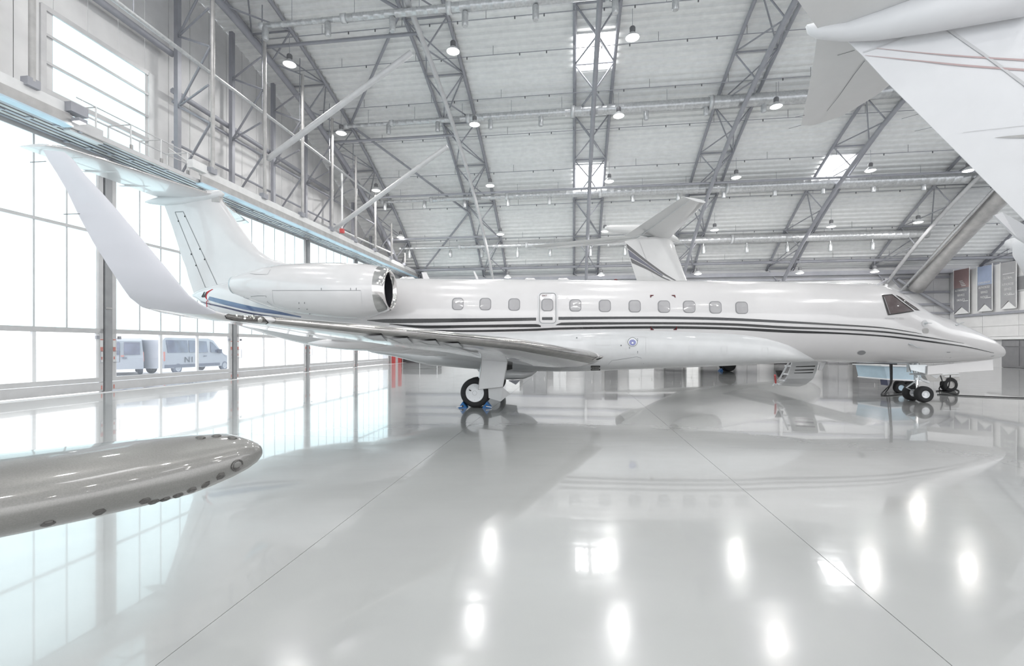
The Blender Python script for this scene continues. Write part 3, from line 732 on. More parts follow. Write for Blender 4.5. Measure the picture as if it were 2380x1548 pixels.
# airfoil lofts
PROF = [(0, 0), (.006, .22), (.02, .38), (.06, .62), (.14, .86), (.28, 1), (.45, .93), (.65, .66), (.85, .30), (1, .02)]
def foil(sections, tk, n_only=None, grow=0.0):
    """sections: (LE point, TE point, normal); returns rings round the profile"""
    rings = []
    for i, (le, te, nn) in enumerate(sections):
        c_ = te-le; th = (tk[i] if isinstance(tk, list) else tk)*c_.length/2
        up = [(t_, h_) for t_, h_ in PROF if n_only is None or t_ <= n_only]
        rg = [le + c_*t_ + nn*(h_*th+grow) for t_, h_ in reversed(up)] + [le + c_*t_ - nn*(h_*th+grow) for t_, h_ in up[1:]]
        if grow: rg = [q - c_.normalized()*grow for q in rg]
        rings.append(rg)
    return rings
UPV = Vector((0, 0, 1))
def jets(px1, py1, px2, py2, l, nn=None, side=1):
    a = jl(px1, py1, l); b_ = jl(px2, py2, l)
    return (a, b_, l)
WS = [((3.55, 1.27), (-1.15, 1.25), .85), ((3.25, 1.30), (-1.15, 1.27), 1.3), ((2.50, 1.43), (-1.25, 1.42), 2.8), ((1.45, 1.63), (-1.55, 1.60), 5.0), ((.18, 1.765), (-1.88, 1.76), 7.5)]
WS += [jets(640, 744, 455, 738, 9.2), jets(600, 742, 428, 734, 9.4), jets(548, 739, 378, 728, 9.6), jets(502, 726, 330, 714, 9.76), jets(466, 708, 302, 692, 9.86), jets(439, 687, 286, 670, 9.93), jets(388, 625, 252, 619, 9.99), jets(336, 563, 216, 562, 10.04), jets(284, 501, 182, 499, 10.09), jets(238, 449, 154, 440, 10.13), jets(199, 408, 132, 403, 10.16), jets(172, 373, 112, 372, 10.18), jets(150, 353, 100, 348, 10.19)]
def wing_sections(ws, sgn):
    pts = [(J(a[0], sgn*l, a[1]), J(b_[0], sgn*l, b_[1])) for a, b_, l in ws]; out = []
    for i, (le, te) in enumerate(pts):
        q = pts[min(i+1, len(pts)-1)]; p = pts[max(i-1, 0)]
        sp = ((q[0]+q[1]) - (p[0]+p[1])).normalized(); c_ = (te-le).normalized()
        nn = c_.cross(sp).normalized()
        if i < 5 and nn.z < 0 or i >= 5 and nn.dot(out[-1][2]) < 0: nn = -nn
        out.append((le, te, nn))
    return out
WTK = [.13, .125, .12, .115, .11, .105, .10, .10, .09, .085, .08, .08, .08, .075, .075, .07, .07, .05]
for sgn in (1, -1):
    sec = wing_sections(WS, sgn)
    wg = MB().loft(foil(sec[:9], WTK[:9])).build('right_wing' if sgn > 0 else 'left_wing', 'jet_white', jet, smooth=True)
    auto_smooth(wg, 50)
    wl_ = MB().loft(foil(sec[8:], WTK[8:])).build('winglet', 'winglet_shaded_grey', wg, smooth=True, label='tall swept winglet'); auto_smooth(wl_, 50)
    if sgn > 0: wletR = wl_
    if sgn > 0: wingR = wg
    MB().loft(foil(sec[1:6], WTK[1:6], n_only=.06, grow=.006), caps=False, close=False).build('leading_edge', 'slat_metal', wg, smooth=True, label='polished bare-metal leading edge')
    # flap track fairings under the trailing part
    for l_, xc in ((3.4, -.9), (4.6, -1.1), (5.6, -1.25), (6.6, -1.45)):
        z_ = 1.35+.062*l_-.02*max(0, l_-6)
        pr = [(-.75, .01), (-.5, .06), (-.1, .10), (.35, .09), (.8, .015)]
        MB().loft([[J(xc+a, sgn*(l_+.06*math.cos(t)*r_/.1), z_-.10+r_*math.sin(t)) for t in [2*PI*k/12 for k in range(12)]] for a, r_ in pr]).build('flap_track_fairing', 'jet_white', wg, smooth=True)
# static wicks on the wing tip
for a_, b_ in (((107, 375), (70, 377)), ((185, 497), (148, 498))):
    rod('static_wick', jp(a_[0], a_[1], 10.17), jp(b_[0], b_[1], 10.17), .004, 'seam', wingR, 4)
sw = Surf([wingR, wletR])
# landing light set into the leading edge
ll = patch(sw, 'landing_light', [(522, 733), (535, 729), (560, 728), (588, 731), (610, 738), (623, 748), (618, 751.5), (600, 751), (570, 747), (540, 742), (526, 738)], 'lens_dark', wingR, off=.008, label='dark oval landing light window')
for cx_, cy_, r_ in ((588, 738, 4.5), (603, 743, 5.5), (568, 739, 3.2), (549, 736, 3)):
    patch(sw, 'bulb', ellipse(cx_, cy_, r_, r_*.75, 12), 'lens_bright', ll, off=.014, sub=1)
ring(sw, 'rim', [(522, 733), (535, 729), (560, 728), (588, 731), (610, 738), (623, 748), (618, 751.5), (600, 751), (570, 747), (540, 742), (526, 738)], .012, 'black', ll, off=.012)

# small triangular flap fairings peeping out under the wing, and the slot at the wing root
for q in ([(845, 777.6), (885.7, 775.6), (900.8, 789.5), (870.5, 788)], [(903, 783), (946, 782), (961, 794.5), (933.6, 794.5)], [(974, 789.5), (1011.7, 788), (1023, 799.6), (995, 797)], [(1029, 795), (1064.7, 794.5), (1077, 805), (1052, 803)]):
    fp = patch(sw, 'flap_fairing', q, 'soft_seam', wingR, off=.02, sub=2); ring(sw, 'edge_line', q, .012, 'seam', fp, off=.026)
sfr = Surf([fair, wingR])
sl = patch(sfr, 'root_slot', [(1375, 837), (1384, 831), (1396, 827), (1402, 828.5), (1400, 832), (1388, 837)], 'chrome', fair, off=.015, sub=2); patch(sfr, 'slot_opening', [(1384, 834.5), (1396, 830), (1400, 830.5), (1396, 833), (1388, 835.5)], 'black', sl, off=.022, sub=1)
ring(sfr, 'panel_seam', [(1082, 812), (1110, 824), (1130, 829)], .012, 'seam', fair, off=.02, closed=False)
# fin
FN = [(452, 496, 372), (459, 511, 376), (484, 529, 386), (523, 555, 400), (560, 582, 412), (583, 602, 419), (601, 628, 425), (610, 658, 429), (617, 720, 432), (640, 800, 438), (684, 850, 452)]
rings = []
for y, le, te in FN:
    xa, za = jl(le, y, 0); xb, _ = jl(te, y, 0); cl = xa-xb; th = .085 if y < 600 else .06
    rg = [J(xa - cl*t_, h_*th*min(cl, 2.6)/2*1.1, za) for t_, h_ in reversed(PROF)] + [J(xa - cl*t_, -h_*th*min(cl, 2.6)/2*1.1, za) for t_, h_ in PROF[1:]]
    rings.append(rg)
fin = MB().loft(rings).build('fin', 'jet_white', jet, smooth=True); auto_smooth(fin, 50)
sf = Surf([fin])
for a_, b_ in (((407, 493), (480, 674)), ((426, 492), (508, 669))):
    ring(sf, 'rudder_seam', [a_, b_], .018, 'seam', fin, closed=False)
ring(sf, 'rudder_seam', [(407, 493), (426, 492)], .02, 'seam', fin, closed=False)
for px, py in ((430, 503), (465, 579), (476, 603), (415, 514), (445, 591), (456, 617)): patch(sf, 'hinge_mark', ellipse(px, py, 1.6, 2.0, 8), 'black', fin, sub=1, rings=1, off=.01)
# tailplane and its bullet fairing
zt_ = 6.52
ts = [((-8.75, 6.50), (-10.75, 6.44), 0.0), ((-8.95, 6.50), (-10.85, 6.46), .25), ((-9.55, 6.53), (-11.0, 6.50), 1.9), ((-10.12, 6.56), (-11.2, 6.54), 3.55), ((-10.45, 6.56), (-11.2, 6.55), 3.72)]
for sgn in (1, -1):
    tp = MB().loft(foil(wing_sections(ts, sgn), .10)).build('tailplane', 'jet_white', jet, smooth=True); auto_smooth(tp, 50)
    st = Surf([tp])
    sec = wing_sections(ts, sgn); MB().loft(foil(sec[1:], .10, n_only=.02, grow=.004), caps=False, close=False).build('leading_edge', 'chrome', tp, smooth=True)
    for l_ in (1.1, 2.2, 3.1):
        x0, x1 = -9.9-.10*l_, -11.05
        MB().loft([[J(x, sgn*(l_+.03*math.cos(t)*w_), 6.45+.025*l_-.03*w_+.035*w_*math.sin(t)) for t in [2*PI*k/10 for k in range(10)]] for x, w_ in ((x0+.3, .05), (x0, .8), ((x0+x1)/2, 1), (x1, .6), (x1-.15, .05))]).build('hinge_fairing', 'jet_white', tp, smooth=True)
pr = [(-8.55, .02, 6.5), (-8.7, .13, 6.5), (-9.1, .17, 6.46), (-9.9, .18, 6.38), (-10.7, .14, 6.34), (-11.15, .06, 6.32), (-11.3, .01, 6.32)]
MB().loft([[J(x, r_*math.cos(t), z + r_*1.1*math.sin(t)) for t in [2*PI*k/14 for k in range(14)]] for x, r_, z in pr]).build('bullet_fairing', 'jet_belly', jet, smooth=True)
x_, z_ = jl(500, 462, .1); MB().box(J(x_, 0, z_), ND*.13, NR*.09, (0, 0, .09)).build('fin_cap', 'rail_grey', jet)

# engine nacelles
NT = [(548,.25,663),(565,.32,664),(600,.46,666),(640,.585,668),(700,.685,671.5),(780,.745,675),(830,.742,676.5),(860,.705,676),(885,.635,674.5)]
def nacelle(sgn):
    L0 = 2.05
    prof = [(jl(px, yc, L0)[0], r_, jl(px, yc, L0)[1]) for px, r_, yc in crom(NT, 4)]
    n_ = 40
    def rg(x, r_, z): return [J(x, sgn*L0 + r_*math.cos(2*PI*k/n_), z + r_*math.sin(2*PI*k/n_)) for k in range(n_)]
    nc = MB().loft([rg(*p) for p in prof], caps=False).build('engine_nacelle', 'jet_white', jet, smooth=True)
    xe, ze = prof[-1][0], prof[-1][2]; xl = jl(908, 673, L0)[0]; r0 = prof[-1][1]
    lip = [(xe, r0, ze), (xe+(xl-xe)*.5, r0-.035, ze), (xe+(xl-xe)*.85, r0-.075, ze), (xl, r0-.105, ze), (xl+.012, r0-.13, ze), (xl-.01, r0-.155, ze), (xl-.10, r0-.175, ze)]
    MB().loft([rg(*p) for p in lip], caps=False).build('inlet_lip', 'chrome', nc, smooth=True, label='polished chrome intake lip')
    ri = r0-.175
    MB().loft([rg(xl-.10, ri, ze), rg(xl-.35, ri-.01, ze), rg(xl-.8, ri, ze)], caps=False).build('inlet_duct', 'inlet_dark', nc, smooth=True)
    fn_ = MB()
    for k in range(24):
        a = 2*PI*k/24; d1 = NR*math.cos(a)+Vector((0,0,1))*math.sin(a); d2 = -NR*math.sin(a)+Vector((0,0,1))*math.cos(a); c_ = J(xl-.7, sgn*L0, ze)
        fn_.add([c_+d1*.12-d2*.012, c_+d1*.12+d2*.012+ND*-.08, c_+d1*(ri-.01)+d2*.06+ND*-.08, c_+d1*(ri-.01)-d2*.05], [(0,1,2,3)])
    fn_.revolve(J(xl-.8, sgn*L0, ze), ND, [(0, .15), (.1, .13), (.22, .07), (.28, .005)], 16)
    fn_.revolve(J(xl-.8, sgn*L0, ze), ND, [(0, .005), (0, ri)], 24)
    fn_.build('fan', 'inlet_dark', nc)
    xa, za = prof[0][0], prof[0][2]
    MB().loft([rg(xa, .25, za), rg(xa-.05, .24, za), rg(xa, .22, za), rg(xa+.5, .20, za)], caps=True).build('exhaust', 'gear_metal', nc, smooth=True)
    # pylon to the fuselage
    MB().loft([[J(x, sgn*l, z_) for x, z_ in ((-3.6, 3.0), (-4.2, 3.13), (-6.0, 3.14), (-6.9, 3.02), (-6.0, 2.90), (-4.2, 2.88))] for l in (.55, 1.62)]).build('engine_pylon', 'jet_white', jet)
    return nc
nac = nacelle(1); nacelle(-1)
sn = Surf([nac])
ring(sn, 'panel_seam', [(633, 675), (838, 675)], .010, 'seam', nac, closed=False)
ring(sn, 'panel_seam', [(839, 675), (842, 705), (848, 725), (856, 737)], .008, 'soft_seam', nac, closed=False)
ring(sn, 'panel_seam', [(633, 676), (634, 695), (640, 712), (650, 722)], .008, 'soft_seam', nac, closed=False)
ring(sn, 'panel_seam', [(567, 690), (568, 692), (577, 694), (585, 689), (600, 687.5), (618, 687.5), (622, 702), (630, 715)], .012, 'seam', nac, closed=False)
ring(sn, 'panel_seam', [(582, 636), (595, 638), (622, 638), (628, 628), (632, 620)], .009, 'seam', nac, closed=False)
for px, py in ((695, 704), (708, 704), (695, 717), (714, 718.5), (720, 729.5), (875, 662)): patch(sn, 'fastener', rrect(px, py, 3.6 if py > 710 or py < 700 else 1.6, 1.6 if py > 710 or py < 700 else 4, .7, 2), 'seam', nac, sub=1, rings=1)
for px in (747, 815, 828): patch(sn, 'latch', rrect(px, 672, 1.4, 6, .5, 2), 'seam', nac, sub=1, rings=1)

# cheatlines, windows and hatches
sb = Surf([fus, fair]); s1f = Surf([fus])
band(s1f, 'cheatline', [(853,744),(900,741.5),(980,740.7),(1080,740),(1246,738.3)], [(853,745),(900,750.5),(980,750.4),(1080,748.5),(1246,745)], 'stripe_black', fus, label='broad upper black cheatline, rear length')
band(s1f, 'cheatline', [(1298,736.5),(1450,735.8),(1580,736),(1702,739),(1828,745.8),(1950,753.2),(2050,760.5),(2115,770.3),(2142,775.6)], [(1298,743.6),(1450,741.5),(1580,742),(1702,745.4),(1828,751.2),(1950,757.2),(2050,763.2),(2115,772),(2142,776.2)], 'stripe_black', fus)
band(s1f, 'cheatline', [(905,752.5),(980,756.2),(1104,755.2),(1246,753.2),(1257,755)], [(905,753.5),(980,762.9),(1104,761.4),(1246,760),(1257,760)], 'stripe_black', fus)
band(s1f, 'cheatline', [(1290,755),(1300,750),(1450,748.8),(1580,749),(1702,751.3),(1828,758.4),(1950,763.2),(2050,769),(2115,777),(2200,790),(2241,798)], [(1290,756),(1300,756.2),(1450,754),(1580,754.1),(1702,757),(1828,764),(1950,767.2),(2050,773),(2115,780.2),(2200,792.4),(2241,798.7)], 'stripe_black', fus)
band(s1f, 'cheatline', [(960,766),(1080,767.2),(1240,763.8),(1300,761),(1450,758.4),(1580,758),(1702,761),(1828,767),(1950,772.6),(2050,779),(2115,785.8),(2200,797.5),(2250,805.8),(2310,820)], [(960,766.8),(1080,771.5),(1240,769),(1300,766.3),(1450,764),(1580,764),(1702,766.6),(1828,773.4),(1950,776.6),(2050,782.6),(2115,789.8),(2200,801),(2250,808),(2310,820.8)], 'stripe_black', fus)
band(s1f, 'tail_stripe', [(487,689),(520,697),(581,711),(640,722),(700,736)], [(483,697),(520,708),(581,722),(640,730),(700,738)], 'stripe_blue', fus, label='reflective blue stripe under the engine')
band(s1f, 'tail_stripe', [(466,700.5),(520,712),(581,726),(640,735),(720,744)], [(466,703),(520,716),(581,730),(640,738.5),(720,745.5)], 'navy', fus, label='thin navy tail stripe')
for k in range(2): patch(s1f, 'tail_mark', [(468+k*5, 690), (474+k*5, 679), (477+k*5, 678), (473+k*5, 692)], 'black', fus, rings=1, sub=2)
WX = [1064, 1128, 1195, 1272, 1337, 1405.5, 1475, 1543, 1601.5, 1662.5, 1723.5]
WY = [706.5, 707, 708, 709, 710, 711, 712, 712.8, 713.2, 714.5, 715.5]
for i, (px, py) in enumerate(zip(WX, WY)):
    wd_ = 25.5 + 2.5*i/10; sk = .02*(i-3)*.4
    wr = patch(s1f, 'cabin_window', rrect(px, py, wd_+1.5, 28.5, 8.5, 5, sk), 'window_rim', fus, off=.006, sub=1)
    gl_ = patch(s1f, 'glass', rrect(px+.4, py+.2, wd_-2.2, 25, 7.5, 5, sk), 'window_glass', wr, off=.011, sub=1)
# over-wing exit door
patch(s1f, 'door_surround', rrect(1273, 717.5, 50, 78, 11), 'jet_white', fus, off=.008, sub=1)
ed = ring(s1f, 'exit_door', rrect(1273, 716.5, 41, 72, 8), .045, 'soft_seam', fus, off=.014, label='emergency exit door outline')
ring(s1f, 'door_edge', rrect(1273, 716.5, 38, 69, 7), .012, 'seam', ed, off=.017)
wr = patch(s1f, 'door_window', rrect(1272, 709, 27.5, 28.5, 8.5), 'window_rim', ed, off=.016, sub=1); patch(s1f, 'glass', rrect(1272.4, 709.2, 24, 25, 7.5), 'window_glass', wr, off=.020, sub=1)
patch(s1f, 'door_stripe', rrect(1272, 740.5, 24.5, 6.5, .6, 2), 'stripe_black', ed, off=.016, sub=2)
def surf_text(surf, s, px, py, hpx, m, parent, stretch=1.0, name='lettering'):
    p, nr = surf.at(px, py, .016); hh = hpx*p.y/F; up = (Vector((0,0,1)) - nr*nr.z).normalized(); rt = up.cross(nr).normalized()
    if rt.x < 0: rt = -rt
    return text(name, s, p-up*hh*.5, rt, up, hh, m, parent, depth=.002, stretch=stretch)
surf_text(s1f, 'EXIT', 1265.5, 687.5, 3.4, 'red_mark', ed, 1.15)
surf_text(s1f, 'LEGACY 650', 2079, 739.5, 4.2, 'soft_seam', fus, 1.35)
for q in ([(1511,686),(1519,686),(1519,687.6),(1512.6,687.6),(1512.6,692),(1511,692)], [(1561,686),(1569,686),(1570,692),(1568.4,692),(1567.5,687.6),(1561,687.6)],
          [(1512,759),(1513.6,759),(1513.6,765),(1519.5,765),(1519.5,766.8),(1512,766.8)], [(1572,759),(1573.6,759),(1573,766.8),(1565,766.8),(1565,765),(1571.5,765)]):
    patch(s1f, 'rescue_mark', q, 'red_mark', fus, rings=1, sub=1, off=.012, label='dark red cut-here corner mark')
# small hatches and fittings on the lower side
for cx_, cy_, w_, h_ in ((1340.5, 785, 23, 14), (1401, 791, 35, 23), (1478, 803, 46, 41), (1559, 813, 13, 21), (1778, 818, 14, 21), (1607, 813, 12, 20), (1683, 814, 13, 20)):
    ring(sb, 'access_panel', rrect(cx_, cy_, w_, h_, min(w_, h_)*.3 if w_ < 20 else 4), .007, 'soft_seam', fus, off=.006)
ring(sb, 'access_panel', [(1411, 860), (1414, 846), (1422, 838), (1450, 834), (1480, 829), (1490, 832), (1496, 845), (1494, 857)], .008, 'seam', fair, off=.006, closed=False)
lv = patch(sb, 'service_port', ellipse(1470, 795, 10.5, 9.5), 'hub_white', fus, off=.010, sub=1, label='round service port with blue centre')
patch(sb, 'port_glass', ellipse(1470, 796, 8, 7), 'lens_blue', lv, off=.016, sub=1); ring(sb, 'port_rim', ellipse(1470, 795, 10.8, 9.8), .014, 'seam', lv, off=.013)
patch(sb, 'port_plug', ellipse(1470, 797, 2.2, 2), 'hub_white', lv, off=.020, sub=1)
for px, py in ((1340.5, 785.5), (1443.5, 803), (1482, 788), (1482, 791.5), (1463, 807), (1463, 809.5), (1482, 817), (1482, 820)): patch(sb, 'fastener', ellipse(px, py, 1.8 if px < 1450 else 1.1, 1.8 if px < 1450 else 1.1, 8), 'seam', fus, rings=1, sub=1, off=.009)
gr = patch(sb, 'vent_grille', rrect(1384, 855, 22, 11, 1, 2), 'black', fair, sub=1, off=.010)
for k in range(7): patch(sb, 'slat', rrect(1376+k*2.6, 855, 1.2, 8, .3, 1), 'rail_grey', gr, sub=1, rings=1, off=.016)
patch(s1f, 'static_port', ellipse(2002.5, 819.5, 9.5, 5, 18, -.12), 'window_rim', fus, sub=1, off=.009); patch(s1f, 'static_port', rrect(2151, 769, 14, 12.5, 5), 'rail_grey', fus, sub=1, off=.009)
patch(s1f, 'static_port', ellipse(2149, 752, 6.5, 8), 'soft_seam', fus, sub=1, off=.008); MB().tube([s1f.at(2149, 752, .0)[0], s1f.at(2149, 752, .07)[0], s1f.at(2158, 753, .09)[0]], [.03, .015, .006], 6).build('angle_vane', 'gear_metal', fus)
MB().tube([s1f.at(2112, 799, .0)[0], s1f.at(2116, 799, .06)[0], s1f.at(2124, 803, .09)[0], s1f.at(2144, 806.5, .09)[0]], [.02, .015, .012, .006], 6).build('pitot_probe', 'gear_metal', fus)
MB().tube([s1f.at(2221, 756.5, .0)[0], s1f.at(2226, 755, .05)[0], s1f.at(2236, 754.5, .07)[0]], [.02, .012, .006], 6).build('pitot_probe', 'gear_metal', fus)
for a_ in ([(2200, 818.5), (2208, 818)], [(2206, 832), (2210, 830)], [(2303, 828.5), (2310, 826.5)]): ring(s1f, 'latch', a_, .02, 'seam', fus, closed=False, off=.01)
ring(s1f, 'nose_seam', [(2205, 803), (2196, 822), (2190, 841)], .006, 'soft_seam', fus, closed=False)
ring(s1f, 'nose_seam', [(2240, 806), (2232, 825), (2226, 838)], .006, 'soft_seam', fus, closed=False)
# cockpit glazing
cg = patch(s1f, 'cockpit_side_window', [(2050.5, 687), (2073, 685), (2095, 702), (2123, 723), (2095, 727.5), (2064, 732)], 'cockpit_glass', fus, off=.008, rings=4)
ring(s1f, 'window_frame', [(2050.5, 687), (2073, 685), (2095, 702), (2123, 723), (2095, 727.5), (2064, 732)], .028, 'black', cg, off=.013)
ring(s1f, 'window_post', [(2054, 691), (2068, 730)], .02, 'window_rim', cg, off=.015, closed=False)
cw = patch(s1f, 'windscreen', [(2082, 686.5), (2092, 691.5), (2110, 703.7), (2127, 715), (2137, 721.8), (2127, 720), (2104, 703.5)], 'cockpit_glass', fus, off=.008, rings=2)
ring(s1f, 'window_frame', [(2082, 686.5), (2092, 691.5), (2110, 703.7), (2127, 715), (2137, 721.8), (2127, 720), (2104, 703.5)], .02, 'black', cw, off=.012)
# antennas and beacons on the roof
def blade(px0, px1, px2, px3, yb, yt, l=0, m='jet_white', t_=.02):
    a = [jp(px0, yb, l), jp(px1, yb, l), jp(px3, yt, l), jp(px2, yt, l)]
    MB().prism([q+NR*t_/2 for q in a], -NR*t_).build('antenna', m, fus)
blade(985, 1000, 980, 991, 652, 633); blade(1108, 1114, 1100, 1104, 652, 631)
MB().loft([[jp(px, 650.5, .22*math.cos(t)*w_)+Vector((0,0,.10*w_*max(0, math.sin(t)))) for t in [PI*k/8 for k in range(9)]] for px, w_ in ((925, .1), (935, 1), (960, 1), (968, .1))]).build('roof_fairing', 'jet_white', fus, smooth=True)
for px in (1232, 1309): MB().loft([[jp(px+dx, 650.5, .14*math.cos(t)*w_)+Vector((0,0,.06*w_*max(0, math.sin(t)))) for t in [PI*k/8 for k in range(9)]] for dx, w_ in ((-14, .1), (-9, 1), (9, 1), (14, .1))]).build('antenna', 'jet_white', fus, smooth=True)
MB().revolve(jp(1431, 652.5, 0), (0,0,1), [(0, .06), (.03, .055), (.05, .03), (.06, .003)], 12).build('beacon', 'red_mark', fus, smooth=True, label='small red beacon')
# red streamer hanging at the tail cone
MB().prism([jp(478, 692, .42), jp(482, 678, .42), jp(494, 672, .42), jp(500, 674, .42), jp(493, 688, .42), jp(484, 700, .42)], NR*.02).build('warning_streamer', 'red_ribbon', jet, label='red warning streamer tied at the tail')
MB().tube([jp(500, 673, .43), jp(504, 682, .43), jp(495, 697, .44), jp(480, 700, .45), jp(481, 715, .45)], .012, 6).build('streamer_cord', 'red_ribbon', jet)

# undercarriage
def wheel(c, ax, R, wd_, hubr, name, parent, cover=True):
    c = Vector(c); h_ = wd_/2
    t = auto_smooth(MB().revolve(c, ax, [(-h_*.78, hubr), (-h_*.95, hubr*1.12), (-h_, R*.80), (-h_*.82, R*.93), (-h_*.45, R*.99), (0, R), (h_*.45, R*.99), (h_*.82, R*.93), (h_, R*.80), (h_*.95, hubr*1.12), (h_*.78, hubr)], 40).build(name, 'rubber', parent), 60)
    pr = [(h_*.80, hubr*1.02), (h_*.86, hubr*.98), (h_*.80, hubr*.9), (h_*.95, hubr*.35), (h_*.97, .002)] if cover else [(h_*.80, hubr*1.02), (h_*.92, hubr*.97), (h_*.80, hubr*.86), (h_*.35, hubr*.75), (h_*.3, hubr*.4), (h_*.8, hubr*.32), (h_*.85, .002)]
    auto_smooth(MB().revolve(c, ax, pr, 32).build('hub', 'hub_white', t), 40)
    auto_smooth(MB().revolve(c, -Vector(ax), pr, 32).build('hub', 'hub_white', t), 40)
    return t
zR = .385
gx, gz = jl(1103, 914, 2.4)
for sgn in (1, -1):
    for l_ in (2.26, 1.86):
        t = wheel(J(gx, sgn*l_, zR), NR*sgn, zR, .26, .235, 'main_wheel', jet)
        if l_ > 2 and sgn > 0:
            for k in range(8):
                a = 2*PI*k/8; MB().revolve(J(gx+.18*math.cos(a), 2.385, zR+.18*math.sin(a)), NR, [(0, .006), (.004, .005), (.004, .001)], 6).build('bolt', 'seam', t)
            MB().box(J(gx-.12, 2.385, zR+.07), ND*.028+Vector((0,0,-.012)), NR*.004, Vector((0,0,.014))).build('valve_slot', 'black', t)
            MB().revolve(J(gx, 2.385, zR), NR, [(0, .062), (.006, .06), (.006, .053), (.0, .052)], 24).build('hub_ring', 'soft_seam', t)
    MB().tube([J(gx+.25, sgn*2.06, 1.45), J(gx+.12, sgn*2.06, .75)], .075, 12).build('gear_strut', 'gear_metal', jet)
    MB().tube([J(gx+.12, sgn*2.06, .8), J(gx+.05, sgn*2.06, .45), J(gx, sgn*2.06, zR)], .045, 10).build('gear_strut', 'chrome', jet)
    MB().tube([J(gx, sgn*1.75, zR), J(gx, sgn*2.35, zR)], .04, 10).build('gear_axle', 'gear_metal', jet)
    MB().tube([J(gx+.2, sgn*2.06, 1.2), J(gx+.6, sgn*1.5, 1.25)], .03, 8).build('side_stay', 'gear_metal', jet)
    MB().tube([J(gx+.2, sgn*2.06, .85), J(gx+.30, sgn*2.06, .62), J(gx+.05, sgn*2.06, .42)], .022, 8).build('torque_link', 'gear_metal', jet)
    # big outer leg door
    dl = 2.52
    D = [jl(1114, 806, dl), jl(1120, 817, dl), jl(1119, 850, dl), jl(1112, 905, dl), jl(1169, 899, dl), jl(1178, 850, dl), jl(1181, 835, dl), jl(1178, 822, dl), jl(1175, 810, dl)]
    gdr = MB().prism([J(x, sgn*dl, z) for x, z in D], NR*sgn*.035).build('gear_door', 'jet_belly', jet, label='tall flat main gear door')
    e_ = [J(x, sgn*(dl+.04), z) for x, z in D[1:]]
    MB().tube(e_, .008, 5).build('edge_seal', 'rail_grey', gdr)
    MB().tube([J(*((lambda q: (q[0], sgn*(dl+.037), q[1]))(jl(px, py, dl)))) for px, py in ((1119.5, 828), (1179, 836))], .006, 4).build('hinge_line', 'seam', gdr)
    if sgn > 0:                                    # small bent lower door
        dl2 = 2.44
        q = [jp(1135, 903, 2.40), jp(1168, 900, 2.44), jp(1164, 933, 2.40), jp(1136, 925, 2.38)]; r_ = [jp(1168, 900, 2.44), jp(1185, 915, 2.2), jp(1164, 933, 2.40)]
        MB().prism(q, NR*.02).prism(r_, NR*.02).build('lower_gear_door', 'jet_belly', jet)
        # open wheel bay
        MB().prism([jp(1180, 836, 1.235), jp(1191, 835, 1.235), jp(1191, 858, 1.235), jp(1178, 861, 1.235)], NR*.02).build('wheel_bay', 'black', jet)
# belly scoop between the legs
sc = [(1096, 850, 852, .05), (1110, 850, 866, .35), (1125, 850, 882, .5), (1190, 855, 885, .5), (1215, 858, 883.5, .42), (1235, 860, 876, .25), (1249, 862, 864, .05)]
MB().loft([[J(jl(px, yt, 0)[0], -.45+w_*math.cos(t), jl(px, (yt+yb)/2, 0)[1] + (jl(px, yt, 0)[1]-jl(px, yb, 0)[1])/2*math.copysign(abs(math.sin(t))**.7, math.sin(t))) for t in [2*PI*k/20 for k in range(20)]] for px, yt, yb, w_ in sc]).build('belly_scoop', 'jet_belly', jet, smooth=True)
MB().prism([jp(1183, 884, -.2), jp(1210, 883, -.2), jp(1200, 893, -.2)], NR*.2).build('belly_drain', 'steel', jet)
# nose gear
nx, _ = jl(2152, 914, .3); rN = .232
for l_ in (.22, -.22): wheel(J(nx, l_, rN), NR*(1 if l_ > 0 else -1), rN, .185, .105, 'nose_wheel', jet, cover=False)
MB().tube([J(nx, -.2, rN), J(nx, .2, rN)], .035, 10).build('gear_axle', 'gear_metal', jet)
MB().tube([J(nx-.02, 0, 1.15), J(nx-.02, 0, .62)], .065, 12).build('gear_strut', 'gear_metal', jet)
MB().tube([J(nx-.02, 0, .66), J(nx, 0, rN+.02)], .038, 12).build('gear_strut', 'chrome', jet)
MB().tube([J(nx-.05, .02, .60), J(nx-.33, .05, .40), J(nx-.05, .04, .26)], .022, 8).build('torque_link', 'gear_metal', jet)
MB().tube([J(nx-.30, .12, .80), J(nx+.12, .12, .78)], .022, 8).build('steering_rod', 'gear_metal', jet)
MB().tube([J(nx-.02, 0, .72), J(nx+.05, .14, .62), J(nx+.22, .1, .56)], .035, 8).build('tow_fitting', 'hub_white', jet)
MB().tube([J(nx-.22, .06, 1.12), J(nx-.12, .06, .82), J(nx-.05, .05, .7)], .028, 8).build('drag_brace', 'gear_metal', jet)
MB().tube([J(nx-.16, -.1, 1.12), J(nx-.16, -.1, .84)], .05, 8).build('actuator', 'gear_metal', jet)
for l_ in (.34, -.34):
    q = [jl(2155, 851, l_), jl(2154, 870.5, l_), jl(2307, 860, l_), jl(2305.5, 836, l_)]
    MB().prism([J(x, l_, z) for x, z in q], NR*.025*(1 if l_ > 0 else -1)).build('nose_gear_door', 'jet_white', jet)
MB().prism([jp(2112, 848, .30), jp(2153, 848, .30), jp(2151, 868, .30), jp(2116, 860, .30)], NR*.02).build('nose_gear_door', 'gear_metal', jet)
MB().prism([jp(2161, 872, -.2), jp(2186, 870, -.2), jp(2176, 880, -.2)], NR*.02).build('towing_plate', 'hub_white', jet)
